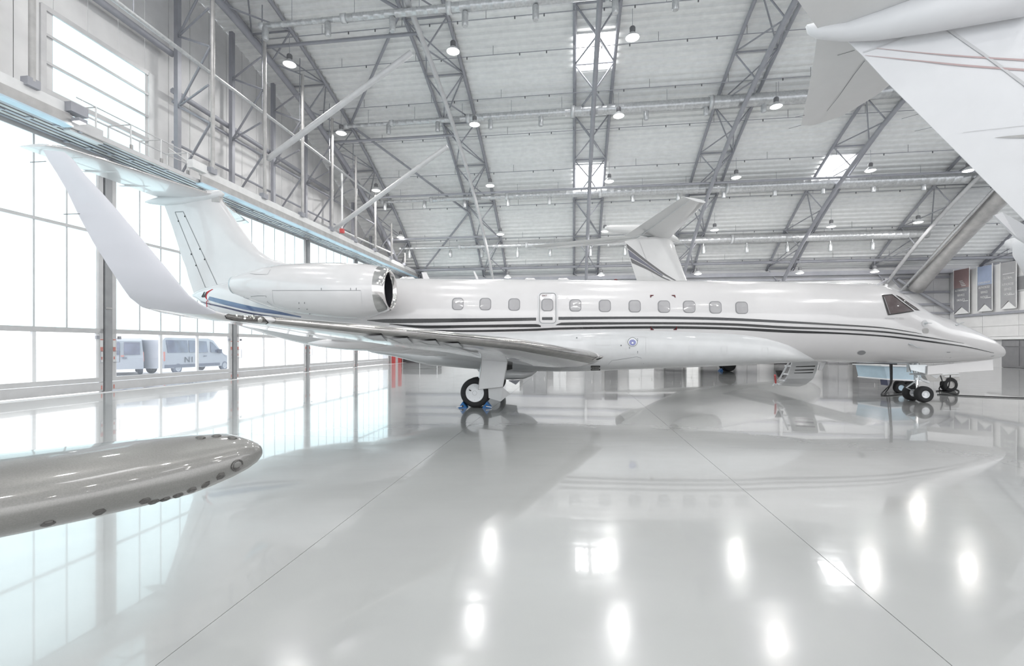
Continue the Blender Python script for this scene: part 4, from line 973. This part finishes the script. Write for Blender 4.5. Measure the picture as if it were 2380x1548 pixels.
# airstair door let down on the far side, with its curved shell
def stair(u, w_):                                   # u 0..1 down the shell, w_ along x
    pl_ = [(1.0, 1.08), (1.25, .88), (1.42, .66), (1.62, .45), (1.95, .30), (2.3, .27)]
    i = min(int(u*5), 4); f_ = u*5-i; a, b_ = pl_[i], pl_[i+1]; return (-(a[0]+(b_[0]-a[0])*f_), a[1]+(b_[1]-a[1])*f_)
as_ = thing('x', None, None, (0,0,0)); bpy.data.objects.remove(as_)
sx0, sx1 = jl(1838, 870, -1.4)[0], jl(1898, 870, -1.4)[0]
pts0 = [(1842, 842), (1836, 862), (1829, 880), (1820, 891), (1806, 896)]; pts1 = [(1902, 842), (1898, 862), (1890, 880), (1874, 893), (1858, 899)]
ls = [-1.05, -1.3, -1.5, -1.8, -2.2]
q0 = [jp(px, py, l_) for (px, py), l_ in zip(pts0, ls)]; q1 = [jp(px, py, l_) for (px, py), l_ in zip(pts1, ls)]
vs = []
for a_, b_ in zip(q0, q1):
    nrm = NR*-.6+Vector((0,0,.6)); vs += [a_, b_, b_+nrm*.08, a_+nrm*.08]
shell = MB(); k = 4
rg = [vs[i*4:(i+1)*4] for i in range(5)]
shell.loft(rg); air = shell.build('airstair_door', 'jet_belly', jet, label='curved airstair door hanging open')
sa2 = Surf([air])
for y0, xa, xb, sh in ((850.5, 1850, 1895, 1.6), (858.5, 1848, 1892, 1.7), (865.5, 1846, 1890, 1.2)):
    MB().add([sa2.at(xa, y0+1, .006)[0], sa2.at(xb, y0-1, .006)[0], sa2.at(xb-1, y0+sh, .006)[0], sa2.at(xa-1, y0+1+sh, .006)[0]], [(0,1,2,3)]).build('step_slot', 'black', air, fix=False)
for k in range(4):
    c_ = q0[k]*.55+q0[k+1]*.45 + NR*-.16; MB().box(c_, ND*.06, NR*.14, (0,0,.02)).build('step', 'hub_white', air)
MB().tube([q0[0]+Vector((0,0,-.02))-ND*.12, q0[2]-ND*.12-NR*.2, q0[4]-ND*.1-NR*.05], .03, 6).build('stair_stringer', 'hub_white', air)
MB().tube([q0[2]-ND*.28-NR*.2+Vector((0,0,.1)), q0[3]-ND*.14-NR*.2], .03, 6).build('stair_grip', 'red_paint', air)
MB().prism([jp(1803, 861, -1.9), jp(1818, 861, -1.9), jp(1821, 876, -1.9), jp(1809, 876, -1.9)], NR*-.05).build('stair_bracket', 'black', air)
MB().prism([jp(1907, 843, -1.1), jp(1920, 842, -1.1), jp(1910, 861, -1.1), jp(1903, 860, -1.1)], NR*-.04).build('stair_link', 'jet_belly', air)

# wheel chocks
for (a_, lb) in ((1075, 'blue triangular wheel chock left of the main wheel'), (1131, 'blue triangular wheel chock right of the main wheel')):
    c_ = on_z(a_, 948.5, 0); w_ = .115
    t = thing('wheel_chock', lb, 'chock', c_, group='blue chocks at the main wheel')
    fr = [c_+ND*-w_, c_+ND*w_, c_+ND*.0+Vector((0,0,.16))]
    MB().prism(fr, -NR*.25).build('wedge', 'chock_blue', t)
    MB().tube([c_+ND*-.01+Vector((0,0,.05))+NR*.02, c_+ND*-.14*(-1 if a_ > 1100 else 1)+Vector((0,0,.03))+NR*.06], .012, 6).build('handle', 'hub_white', t)
    MB().tube([c_+ND*-.0+Vector((0,0,.05))-NR*.02, c_+ND*-.0+Vector((0,0,.05))+NR*.012], .03, 8).build('eyelet', 'black', t)

# ============================================================ GROUND EQUIPMENT BEHIND THE NOSE
def gwheel(c, R, wd_, parent, hub='cart_blue'):
    t = auto_smooth(MB().revolve(c, NR, [(-wd_/2, R*.5), (-wd_/2, R*.85), (-wd_*.3, R), (wd_*.3, R), (wd_/2, R*.85), (wd_/2, R*.5)], 28).build('wheel', 'rubber', parent), 50)
    MB().revolve(c, NR, [(wd_*.42, R*.55), (wd_*.46, R*.5), (wd_*.35, R*.4), (wd_*.4, .004)], 20).build('rim', hub, t)
Yc = 15.6
gp = thing('ground_power_cart', 'light blue ground power cart with a tapered end behind the nose gear', 'cart', on_y(2090, 915, Yc)*1)
gp.location.z = 0; W[gp.name].z = 0; gp.location = W[gp.name]
def cb(pts, d, name, m, par, y=Yc): return MB().prism([on_y(px, py, y) for px, py in pts], Vector((0, d, 0))).build(name, m, par)
cb([(2055, 851), (2130, 853), (2146, 886), (2062, 882)], 1.3, 'body', 'cart_blue', gp); cb([(2048, 848.5), (2130, 850.5), (2130, 853.5), (2049, 851.5)], 1.34, 'top_rim', 'hub_white', gp, Yc-.02)
cb([(2062, 880), (2146, 884), (2146, 887), (2062, 883)], 1.34, 'bottom_rim', 'hub_white', gp, Yc-.02); cb([(2062, 883), (2072, 883.5), (2069, 897), (2064, 896)], .3, 'foot', 'navy', gp)
for px in (2091, 2112):
    for dy in (.1, 1.1): p = on_y(px, 0, Yc+dy); gwheel(Vector((p.x, p.y, .19)), .19, .16, gp)
tw = thing('tow_tractor', 'low grey platform tractor with dark wheels right of the nose gear', 'tractor', on_y(2190, 915, 16.2)); tw.location.z = 0; W[tw.name].z = 0
cb([(2146, 866), (2205, 866), (2228, 874), (2231, 883), (2158, 887)], 1.3, 'body', 'cart_grey', tw, 16.2); cb([(2150, 884), (2231, 880), (2231, 884), (2150, 888)], 1.34, 'bumper', 'cart_grey', tw, 16.18)
p0_, p1_, p2_ = on_y(2195, 875, 16.1), on_y(2229, 874, 16.1), on_y(2228, 868, 16.1); MB().tube([p0_, p1_, p2_, on_y(2190, 870, 16.1)], .02, 6).build('guard_rail', 'hub_white', tw)
for px in (2205,):
    for dy in (.05, 1.1): p = on_y(px, 0, 16.2+dy); gwheel(Vector((p.x, p.y, .25)), .25, .2, tw, 'rail_grey')
def cable(name, lb, pts, r_=.018, cat='cable'):
    sm = crom([(i, *p) for i, p in enumerate([tuple(q) for q in pts])], 5); o = MB().tube([Vector(q[1:]) for q in sm], r_, 6).build(name, 'rubber', None, smooth=True); tag(o, lb, cat); return o
gy = lambda px, py: on_z(px, py, .02)
cable('power_cable', 'black power cable hanging from the belly to the floor, left one', [jp(2069, 846, .5), jp(2070, 870, .55), jp(2069, 893, .6), gy(2060, 910)+Vector((0,0,.1)), gy(2049, 919), gy(2090, 917), gy(2110, 914)])
cable('power_cable', 'black power cable hanging from the belly to the floor, right one', [jp(2073, 846, .45), jp(2073, 870, .5), jp(2072, 890, .55), gy(2066, 908)+Vector((0,0,.1)), gy(2056, 919), gy(2080, 918), gy(2112, 915)])
cable('floor_cable', 'black cable lying on the floor running off to the right edge', [gy(2178, 916.5), gy(2240, 919.5), gy(2300, 922), gy(2400, 926)])
cable('coiled_hose', 'black hose looped on the floor beside the grey tractor', [on_y(2186, 873, 15.9), on_y(2190, 890, 15.8), gy(2183, 905), gy(2200, 911), gy(2222, 916), gy(2228, 908), gy(2212, 903), gy(2190, 907), gy(2176, 909)])
cable('drop_hose', 'thin hose hanging over the side of the grey tractor', [on_y(2209, 872, 15.9), on_y(2207, 888, 15.85), on_y(2203, 901, 15.8), gy(2190, 908)])

# cabinets and equipment along the back wall (they show as reflections under the belly)
eq = [(-6.2, -4.9, 2.6, 'beam_white'), (-4.6, -2.4, 2.9, 'mid_cabinet'), (-1.8, -.6, 2.4, 'back_cladding'), (1.1, 2.6, 3.3, 'mid_cabinet'), (2.9, 4.0, 3.3, 'dark_cabinet'), (5.0, 7.2, 2.8, 'back_cladding'), (8.2, 9.6, 3.4, 'dark_cabinet'),
      (10.0, 11.0, 2.4, 'beam_white'), (11.4, 13.6, 3.5, 'dark_cabinet'), (14.2, 15.9, 3.0, 'mid_cabinet'), (17.6, 20.0, 3.3, 'dark_cabinet'), (21.6, 23.2, 2.8, 'mid_cabinet'), (24.0, 27.0, 3.4, 'dark_cabinet')]
on2 = ['leftmost', 'second', 'third', 'fourth', 'fifth', 'sixth', 'seventh', 'eighth', 'ninth', 'tenth', 'eleventh', 'twelfth', 'rightmost']
for i, (a, b_, h_, m_) in enumerate(eq):
    t = thing('tall_cabinet', 'tall storage cabinet against the back wall beyond the fuselage, %s of thirteen' % on2[i], 'cabinet', H(43.3, (a+b_)/2, 0), group='cabinets along the back wall')
    MB().hb(42.9, 43.7, a, b_, 0, h_).build('body', m_, t)
    n_ = 2
    for k in range(n_):
        w_ = (b_-a)/n_; d_ = MB().hb(42.86, 42.9, a+w_*k+.04, a+w_*(k+1)-.04, .1, h_-.08).build('door', m_, t)
        MB().hb(42.83, 42.86, a+w_*(k+.8), a+w_*(k+.84), h_*.45, h_*.55).build('handle', 'chrome', d_)

# ============================================================ THE JET PARKED BEHIND
hB = Vector((.82, .57, 0)).normalized(); rB = Vector((hB.y, -hB.x, 0)); cB = on_y(1515, 560, 24.4); OB = Vector((cB.x, cB.y, 0))
def B(x, r, z): return OB + hB*x + rB*r + Vector((0, 0, z))
jb = thing('parked_jet', 'white jet parked behind, its T-tail with navy fin stripes showing above the cabin', 'aircraft', B(8, 0, 0))
def plane_pt(px, py, lat=0.0):                      # the far jet's own centre plane
    d = ray(px, py); t = ((OB+rB*lat-EYE).dot(rB))/d.dot(rB); return EYE + d*t
finB = [((1452, 560), (1557, 545)), ((1463, 600), (1573, 590)), ((1480, 652), (1596, 652)), ((1492, 690), (1640, 700))]
rings = []
for (a, b_) in finB:
    te, le = plane_pt(*a), plane_pt(*b_); c_ = le-te; th = .16
    le2 = le; rings.append([le2 - c_*t_ + rB*h_*th for t_, h_ in reversed(PROF)] + [le2 - c_*t_ - rB*h_*th for t_, h_ in PROF[1:]])
fB = MB().loft(rings).build('fin', 'far_jet_white', jb, smooth=True); auto_smooth(fB, 50)
sB = Surf([fB])
for nm_, m_, q in (('fin_stripe', 'fin_charcoal', [(1455.5, 566), (1500, 603), (1545, 636), (1575, 654), (1571, 654), (1541, 638.5), (1500, 609), (1458, 577)]),
                   ('fin_stripe', 'navy', [(1459, 580), (1500, 611), (1541, 640), (1539, 641.5), (1500, 617), (1463.5, 597)]),
                   ('fin_stripe', 'fin_charcoal', [(1465, 600), (1500, 619), (1541, 644), (1568, 656), (1563, 656), (1538, 645.5), (1505, 627), (1468.5, 611)])):
    up = q[:len(q)//2+(0)]; h2 = len(q)//2; up, lo = q[:h2], list(reversed(q[h2:]))
    x0 = max(up[0][0], lo[0][0]); 
    nseg = 14; vs, fs = [], []
    def lerp(pl_, t):
        f_ = t*(len(pl_)-1); i = min(int(f_), len(pl_)-2); f_ -= i; return (pl_[i][0]+(pl_[i+1][0]-pl_[i][0])*f_, pl_[i][1]+(pl_[i+1][1]-pl_[i][1])*f_)
    for i in range(nseg+1):
        a, b_ = lerp(up, i/nseg), lerp(lo, i/nseg)
        for j in (0, .5, 1): vs.append(sB.at(a[0]+(b_[0]-a[0])*j, a[1]+(b_[1]-a[1])*j, .012)[0])
    for i in range(nseg):
        for j in range(2): fs.append((3*i+j, 3*i+j+1, 3*i+j+4, 3*i+j+3))
    obj(nm_, vs, fs, m_, fB, smooth=True)
ring(sB, 'rudder_seam', [(1486, 561), (1503, 606), (1521, 650)], .02, 'soft_seam', fB, closed=False)
# tailplane halves: (leading, trailing) corners root to tip
ZB = cB.z
def zB(px, py, z): return on_z(px, py, z)
zc_ = on_y(1500, 545, 24.4).z
rt_te, rt_le = zB(1452, 548, zc_), zB(1556, 554, zc_)
tip1_te, tip1_le = zB(1588, 457, zc_-.1), zB(1640, 470, zc_-.1)
tip2_te, tip2_le = zB(1236, 570.5, zc_-.1), zB(1268, 578, zc_-.1)
for nm_, A_ in (('near', [(rt_le, rt_te), ((rt_le+tip1_le)/2+Vector((0,0,0)), (rt_te+tip1_te)/2), (tip1_le, tip1_te)]), ('far', [(rt_le, rt_te), ((rt_le+tip2_le)/2, (rt_te+tip2_te)/2), (tip2_le, tip2_te)])):
    rg = foil([(a, b_, UPV) for a, b_ in A_], .09)
    hp = MB().loft(rg).build('tailplane', 'far_jet_white', jb, smooth=True); auto_smooth(hp, 50)
    e = [(b_*.72+a*.28)-UPV*.09 for a, b_ in A_]; MB().tube(e, .018, 4).build('elevator_seam', 'soft_seam', hp)
# bullet at the fin top
bt = on_y(1408, 530, 25.2); MB().tube([bt, bt+hB*.5, B(-.6, 0, zc_+.12), B(1.0, 0, zc_+.15), B(2.0, 0, zc_), B(2.4, 0, zc_-.1)], [.10, .22, .30, .28, .15, .02], 14).build('bullet_fairing', 'far_jet_white', jb, smooth=True)
bz = 2.1
fr = [(-3.5, .05, 2.9), (-2.5, .35, 2.7), (0, .85, 2.35), (2.5, 1.15, bz), (6, 1.25, bz-.05), (14, 1.25, bz-.05), (16.5, 1.1, bz-.1), (18, .8, bz-.2), (19.2, .35, bz-.3), (19.6, .02, bz-.32)]
MB().loft([[B(x, r_*math.cos(t), z + r_*math.sin(t)) for t in [2*PI*k/28 for k in range(28)]] for x, r_, z in fr]).build('fuselage', 'far_jet_white', jb, smooth=True)
for sg in (1, -1):
    MB().revolve(B(-.5, sg*1.75, 2.55), hB, [(0, .35), (.8, .55), (2.4, .62), (3.2, .55), (3.3, .45), (2.9, .42)], 24).build('engine_nacelle', 'far_jet_white', jb, smooth=True)
    rg = foil([(B(9.5, sg*.8, 1.2), B(5.2, sg*.8, 1.15), UPV), (B(4.8, sg*8.2, 1.75), B(3.2, sg*8.2, 1.75), UPV)], .11); MB().loft(rg).build('wing', 'far_jet_white', jb, smooth=True)
c_ = on_z(1694, 863, 0)
for k_ in (0, .42):
    gwb = auto_smooth(MB().revolve(Vector((c_.x, c_.y+k_, .42)), Vector((-.5, .86, 0)) if 0 else NR, [(-.14, .2), (-.15, .36), (-.08, .42), (.08, .42), (.15, .36), (.14, .2), (.1, .01)], 28).build('main_wheel', 'rubber', jb), 50)
MB().tube([Vector((c_.x, c_.y+.2, .42)), Vector((c_.x+.1, c_.y+.4, 1.5))], .09, 10).build('gear_strut', 'gear_metal', jb)
ck = MB().prism([c_+Vector((-.62, -.1, 0)), c_+Vector((-.40, -.1, 0)), c_+Vector((-.46, -.1, .18))], Vector((0, .3, 0))).build('wheel_chock', 'chock_blue'); tag(ck, 'small blue chock at the wheel of the jet parked behind', 'chock')

# ============================================================ THE JET OVERHEAD, TOP RIGHT
YC = 8.9
jc = thing('overhanging_jet', 'white jet tail reaching in from the top right, fin with two rose stripes', 'aircraft', Vector((11.5, 8.9, 0)))
def q3(px, py, y): return on_y(px, py, y)
finC = [((1952, 78), (2700, -40)), ((2005, 130), (2720, 40)), ((2055, 185), (2760, 190)), ((2230, 360), (2900, 380)), ((2380, 512), (3050, 520)), ((2520, 650), (3150, 640))]
rings = []
for a, b_ in finC:
    te, le = q3(a[0], a[1], YC), q3(b_[0], b_[1], YC-.9); c_ = le-te; nn = Vector((.1, 1, 0)).normalized(); th = .22
    rings.append([le - c_*t_ + nn*h_*th for t_, h_ in reversed(PROF)] + [le - c_*t_ - nn*h_*th for t_, h_ in PROF[1:]])
fC = MB().loft(rings).build('fin', 'near_jet_white', jc, smooth=True); auto_smooth(fC, 50)
sC = Surf([fC])
ring(sC, 'rudder_hinge', [(2165, 42), (2230, 88), (2300, 137), (2400, 211)], .045, 'soft_seam', fC, closed=False, off=.012)
ring(sC, 'rudder_seam', [(2006, 122), (2060, 103), (2117, 80), (2140, 58), (2160, 41)], .022, 'soft_seam', fC, closed=False, off=.014)
band(sC, 'fin_stripe', [(2036,112),(2130,121),(2260,131),(2400,139)], [(2036,113),(2130,123),(2260,134.5),(2400,143.5)], 'stripe_rose', fC, off=.012)
band(sC, 'fin_stripe', [(2010,128.5),(2120,139),(2260,152),(2400,162)], [(2010,129.2),(2120,141.5),(2260,156.5),(2400,167)], 'stripe_rose', fC, off=.012)
ring(sC, 'panel_seam', [(2238, 308), (2310, 300), (2400, 290)], .008, 'soft_seam', fC, closed=False, off=.012)
patch(sC, 'intake_slot', [(2310, 320), (2345, 316), (2395, 312), (2395, 321), (2345, 321)], 'rail_grey', fC, rings=1, off=.012)
# bullet fairing at the top of the fin
MB().tube([q3(1874, 60, 8.9), q3(1885, 66, 8.88), q3(1905, 72, 8.86), q3(1960, 74, 8.8), q3(2040, 60, 8.6), q3(2160, 30, 8.3), q3(2420, -30, 7.9)], [.02, .10, .13, .16, .24, .32, .40], 16).build('bullet_fairing', 'near_jet_white', jc, smooth=True)
# tailplane halves
farh = [(q3(2300, 70, 8.6), q3(1905, 40, 8.9), UPV), (q3(2130, 150, 9.8), q3(1893, 130, 9.6), UPV), (q3(2035, 222, 11.0), q3(1878, 215, 10.6), UPV), (q3(1960, 268, 11.7), q3(1866, 268, 11.3), UPV), (q3(1895, 289, 11.9), q3(1862, 291, 11.6), UPV)]
h1 = MB().loft(foil(farh, .07)).build('tailplane', 'elevator_grey', jc, smooth=True); auto_smooth(h1, 50); sH = Surf([h1])
ring(sH, 'elevator_seam', [(2010, 138), (1985, 170), (1950, 220), (1921, 256)], .012, 'seam', h1, closed=False, off=.03)
ring(sH, 'elevator_seam', [(1947, 126), (1987, 114)], .010, 'seam', h1, closed=False, off=.03)
rod('static_wick', q3(1862, 291, 11.6), q3(1833, 299, 11.6), .006, 'seam', h1, 4); rod('static_wick', q3(1870, 268, 11.3), q3(1848, 272, 11.3), .006, 'seam', h1, 4)
rod('static_wick', q3(2139, 264, 8.95), q3(2096, 276, 8.95), .004, 'seam', fC, 4); rod('static_wick', q3(2170, 295, 8.95), q3(2126, 305, 8.95), .004, 'seam', fC, 4)
nearh = [(q3(2420, -60, 8.2), q3(1905, 72, 8.85), UPV), (q3(2330, -220, 7.0), q3(1845, -12, 7.9), UPV), (q3(2150, -500, 6.0), q3(1780, -300, 6.4), UPV)]
h2 = MB().loft(foil(nearh, .07)).build('tailplane', 'elevator_grey', jc, smooth=True); auto_smooth(h2, 50)
# tail cone, strake and body, mostly beyond the frame
tcn = [((2344, 566), .10, 11.0), ((2350, 566), .13, 11.0), ((2362, 566), .14, 10.9), ((2380, 570), .30, 10.8), ((2440, 590), .65, 10.4), ((2600, 640), 1.0, 9.9), ((3100, 690), 1.15, 9.2), ((3900, 700), 1.15, 8.6)]
MB().tube([q3(p[0], p[1], y) for p, r_, y in tcn], [r_ for p, r_, y in tcn], 24).build('fuselage', 'near_jet_white', jc, smooth=True)
MB().prism([q3(2311, 500, 10.6), q3(2330, 493, 10.6), q3(2420, 545, 10.3), q3(2440, 600, 10.3), q3(2364, 552, 10.5)], Vector((.02, .06, 0))).build('strake', 'near_jet_white', jc)

# ============================================================ THE WING TIP, BOTTOM LEFT
tipj = thing('grey_wing_tip', 'grey metallic rounded wing tip with dark studs, poking in at lower left', 'wing tip', Vector((-2.2, 1.9, 0)))
TT = [(602, 1046, 2.10, .008, .012), (601, 1047, 2.10, .028, .04), (597, 1049, 2.09, .045, .07), (588, 1053, 2.07, .060, .10), (571, 1058, 2.04, .076, .14), (540, 1066, 2.0, .094, .18), (490, 1079, 1.95, .110, .22), (440, 1091, 1.88, .120, .25), (330, 1112, 1.76, .126, .29), (200, 1136, 1.64, .129, .32), (60, 1160, 1.53, .130, .34), (-100, 1186, 1.43, .131, .36), (-400, 1230, 1.28, .135, .38)]
rings = []; cs = [on_y(px, py, y) for px, py, y, *_ in TT]
for i, (px, py, y, hz, hw) in enumerate(TT):
    d = (cs[min(i+1, len(cs)-1)]-cs[max(i-1, 0)]); d.z = 0; d.normalize(); side = Vector((-d.y, d.x, 0))
    if side.y > 0: side = -side
    # front (towards the eye) is the blunt nose of the section; it thins away from it
    rg = []
    for k in range(40):
        t = 2*PI*k/40; cx_ = math.cos(t); sz = math.sin(t)
        rg.append(cs[i] + side*(hw*(cx_)) - side*hw*.55 + UPV*(hz*math.copysign(abs(sz)**.9, sz)*(1 if cx_ > 0 else (1-.25*abs(cx_)))))
    rings.append(rg)
tipm = MB().loft(rings).build('tip_shell', 'grey_metallic', tipj, smooth=True)
stp_ = Surf([tipm])
for px, py in ((112, 1217), (231, 1190), (337, 1164), (357, 1166), (384, 1160), (414, 1151), (446, 1139), (478, 1126), (513, 1107), (466, 1018), (503, 1014), (540, 1018)):
    p, nr = stp_.at(px, py, 0)
    if (p-EYE).length > 4: p, nr, _, _ = stp_.b.find_nearest(on_y(px, py, 1.9)); 
    MB().revolve(p - nr*.003, nr, [(0, .019), (.006, .018), (.009, .013), (.009, .001)], 6).build('stud', 'dark_stud', tipj)
p, nr = stp_.at(552, 1082, 0); MB().revolve(p, nr, [(0, .026), (.004, .022), (-.002, .016), (-.002, .001)], 14).build('recessed_fastener', 'dark_stud', tipj)

# ============================================================ BANNERS
for px0, px1, ytop, ybot, lb, m1, m2, logo in ((2217, 2252, 628, 728, 'tall banner, red at the top, on the right wall nearest the cockpit', 'banner_red', 'banner_dark', 1),
                              (2272, 2305, 620, 722, 'tall banner, blue at the top, between the red and the grey one', 'banner_blue', 'banner_dark', 2), (2326, 2361, 612, 716, 'tall all-grey banner, rightmost of the three', 'banner_grey', 'banner_grey', 3)):
    vb = V_RIGHT-.22
    a, b_ = on_v(px0, ytop, vb), on_v(px1, ytop, vb); sA, sB_ = a.dot(U), b_.dot(U); zt = (on_v(px0, ytop, vb).z+on_v(px1, ytop-4, vb).z)/2; zb = on_v((px0+px1)/2, ybot, vb).z
    t = thing('hanging_banner', lb, 'banner', H((sA+sB_)/2, vb, zb), group='banners on the right wall')
    zm = zt-(zt-zb)*.42; sm = (sA+sB_)/2
    MB().prism([H(sA, vb, zt), H(sB_, vb, zt), H(sB_, vb, zm), H(sA, vb, zm)], V*.02).build('upper_cloth', m1, t)
    MB().prism([H(sA, vb, zm), H(sB_, vb, zm), H(sB_, vb, zb), H(sm, vb, zb+.55), H(sA, vb, zb)], V*.02).build('lower_cloth', m2, t)
    MB().prism([H(sA, vb+.03, zb-.05), H(sB_, vb+.03, zb-.05), H(sm, vb+.03, zb+.5)], V*.01).build('white_point', 'beam_white', t)
    rod('pole', H(sB_-.05, vb, zb), H(sB_-.05, vb, zt+.1), .03, 'beam_white', t, 6); rod('pole', H(sA+.05, vb, zb), H(sA+.05, vb, zt+.1), .03, 'beam_white', t, 6)
    wdt = abs(sA-sB_)
    for k, wrd in enumerate(('AUTHORIZED', 'SERVICE', 'FACILITY')):
        text('lettering', wrd, H(sm, vb-.03, zt-(zt-zb)*(.50+.11*k)), -U, UPV, .17, 'beam_white', t, depth=.004, stretch=wdt/1.9 if k == 0 else wdt/1.8)
    if logo == 1:
        for k in range(4): MB().hb(sm-.05+.07*(1-k)-.18-.03*k, sm+.10+.07*(1-k), vb-.03, vb-.02, zt-1.0-.13*k, zt-.94-.13*k).build('emblem_bar', 'beam_white', t)
        text('lettering', 'LEGACY', H(sm, vb-.03, zt-1.75), -U, UPV, .12, 'beam_white', t, stretch=.9)
    elif logo == 2: text('lettering', 'CHALLENGER', H(sm, vb-.03, zt-1.35), -U, UPV, .14, 'beam_white', t, stretch=.85)
    else: text('lettering', 'GLOBAL', H(sm, vb-.03, zt-1.2), -U, UPV, .16, 'beam_white', t, stretch=.9); MB().hb(sm-.5, sm+.4, vb-.03, vb-.02, zt-.85, zt-.80).build('emblem_bar', 'beam_white', t)
    MB().hb(sA+(sB_-sA)*.95 if 0 else min(sB_, sA)+.05, min(sB_, sA)+.55, vb-.03, vb-.02, zb+.95, zb+1.0).build('emblem_bar', 'beam_white', t)

# ============================================================ OUTSIDE, BEYOND THE GLASS
def van(root_pt, hd, lb, name, length, height, with_text):
    t = thing(name, lb, 'van', root_pt); sd = Vector((hd.y, -hd.x, 0))      # sd: towards the hall
    def Q(x, y, z): return root_pt + hd*x + sd*y + Vector((0, 0, z))
    L, Hh = length, height; hw = .98
    prof = [(-1.0, .35), (-1.05, 1.0), (-.98, Hh-.15), (-.8, Hh), (L*.52, Hh), (L*.62, Hh-.12), (L*.74, Hh*.66), (L*.80, Hh*.52), (L*.88, Hh*.46), (L*.97, Hh*.34), (L, .55), (L-.03, .32)]
    rings = [[Q(x, y, z) for x, z in prof] for y in (-hw, hw)]
    # tumblehome: narrow upper body
    def tb(x, y, z): k = 1-.10*max(0, z-1.1)/1.1; return Q(x, y*k, z)
    rings = [[tb(x, y, z) for x, z in prof] for y in (-hw, -hw*.95, hw*.95, hw)]
    body = MB().loft(rings).build('body', 'van_white', t)
    def sq(name_, pts, m, o_=.02): 
        k = lambda z: hw*(1-.10*max(0, z-1.1)/1.1)+o_
        return MB().add([Q(x, k(z), z) for x, z in pts] + [Q(x, k(z)-.03, z) for x, z in pts], [tuple(range(len(pts)))] + [(i, (i+1) % len(pts), len(pts)+(i+1) % len(pts), len(pts)+i) for i in range(len(pts))]).build(name_, m, t)
    z0, z1 = Hh*.585, Hh*.93
    sq('side_window', [(-.72, z0), (.75, z0), (.75, z1), (-.80, z1)], 'van_glass'); sq('side_window', [(.86, z0), (2.35, z0-.02), (2.3, z1-.04), (.86, z1)], 'van_glass')
    sq('door_window', [(2.62, z0-.02), (L*.76, z0-.05), (L*.68, z0+.28), (L*.60, z1-.12), (2.62, z1-.06)], 'van_glass')
    sq('sill', [(-.95, .38), (L*.72, .38), (L*.72, .56), (-.95, .56)], 'van_trim'); sq('tail_lamp', [(-1.03, .8), (-.94, .8), (-.92, 1.35), (-1.03, 1.35)], 'sticker_red', .03)
    sq('door_handle', [(2.0, z0-.28), (2.22, z0-.28), (2.22, z0-.22), (2.0, z0-.22)], 'van_trim', .03)
    MB().box(Q(L*.70, hw+.12, z0+.05), hd*.06, sd*.1, (0, 0, .14)).build('mirror', 'van_trim', t)
    for x in (0, L*.82):
        for y in (hw-.12, -hw+.12):
            wl = MB().revolve(Q(x, y, .33), sd, [(-.11, .15), (-.12, .28), (-.06, .33), (.08, .33), (.125, .28), (.13, .2)], 24).build('wheel', 'van_trim', t, smooth=True)
            MB().revolve(Q(x, y, .33), sd, [(.12, .21), (.14, .19), (.10, .12), (.12, .003)], 16).build('hub', 'van_white', wl)
    if with_text: text('lettering', 'N11', Q(.95, hw+.03, z0-.62), hd, UPV, .36, 'van_letters', t, depth=.004, stretch=1.15)
    return t
rv = on_z(381, 868, -.1); rv.z = -.1
van(rv, U.copy(), 'white passenger van outside with N11 on its side, seen through the lower panes', 'passenger_van', 4.7, 2.2, True)
rv2 = on_z(283, 873, -.1); rv2.z = -.1
vh = Vector((-.655, .755, 0)).normalized(); vr = Vector((vh.y, -vh.x, 0))
v2 = van(rv2 + vh*1.05, vh, 'white van outside beyond the doors, rear towards the glass, left of the N11 van', 'delivery_van', 3.9, 2.15, False)
bz = rv2 - vh*.02
for sx, m_ in ((.45, 'van_glass'), (-.45, 'van_glass')):
    MB().box(bz+vr*sx+Vector((0,0,1.55)), vr*.36, vh*.03, (0,0,.36)).build('rear_window', m_, v2)
MB().box(bz+vr*.12+Vector((0,0,1.0)), vr*.1, vh*.06, (0,0,.03)).build('door_handle', 'van_trim', v2)
MB().box(bz+vr*.03+Vector((0,0,1.12)), vr*.07, vh*.06, (0,0,.04)).build('brake_lamp', 'sticker_red', v2)
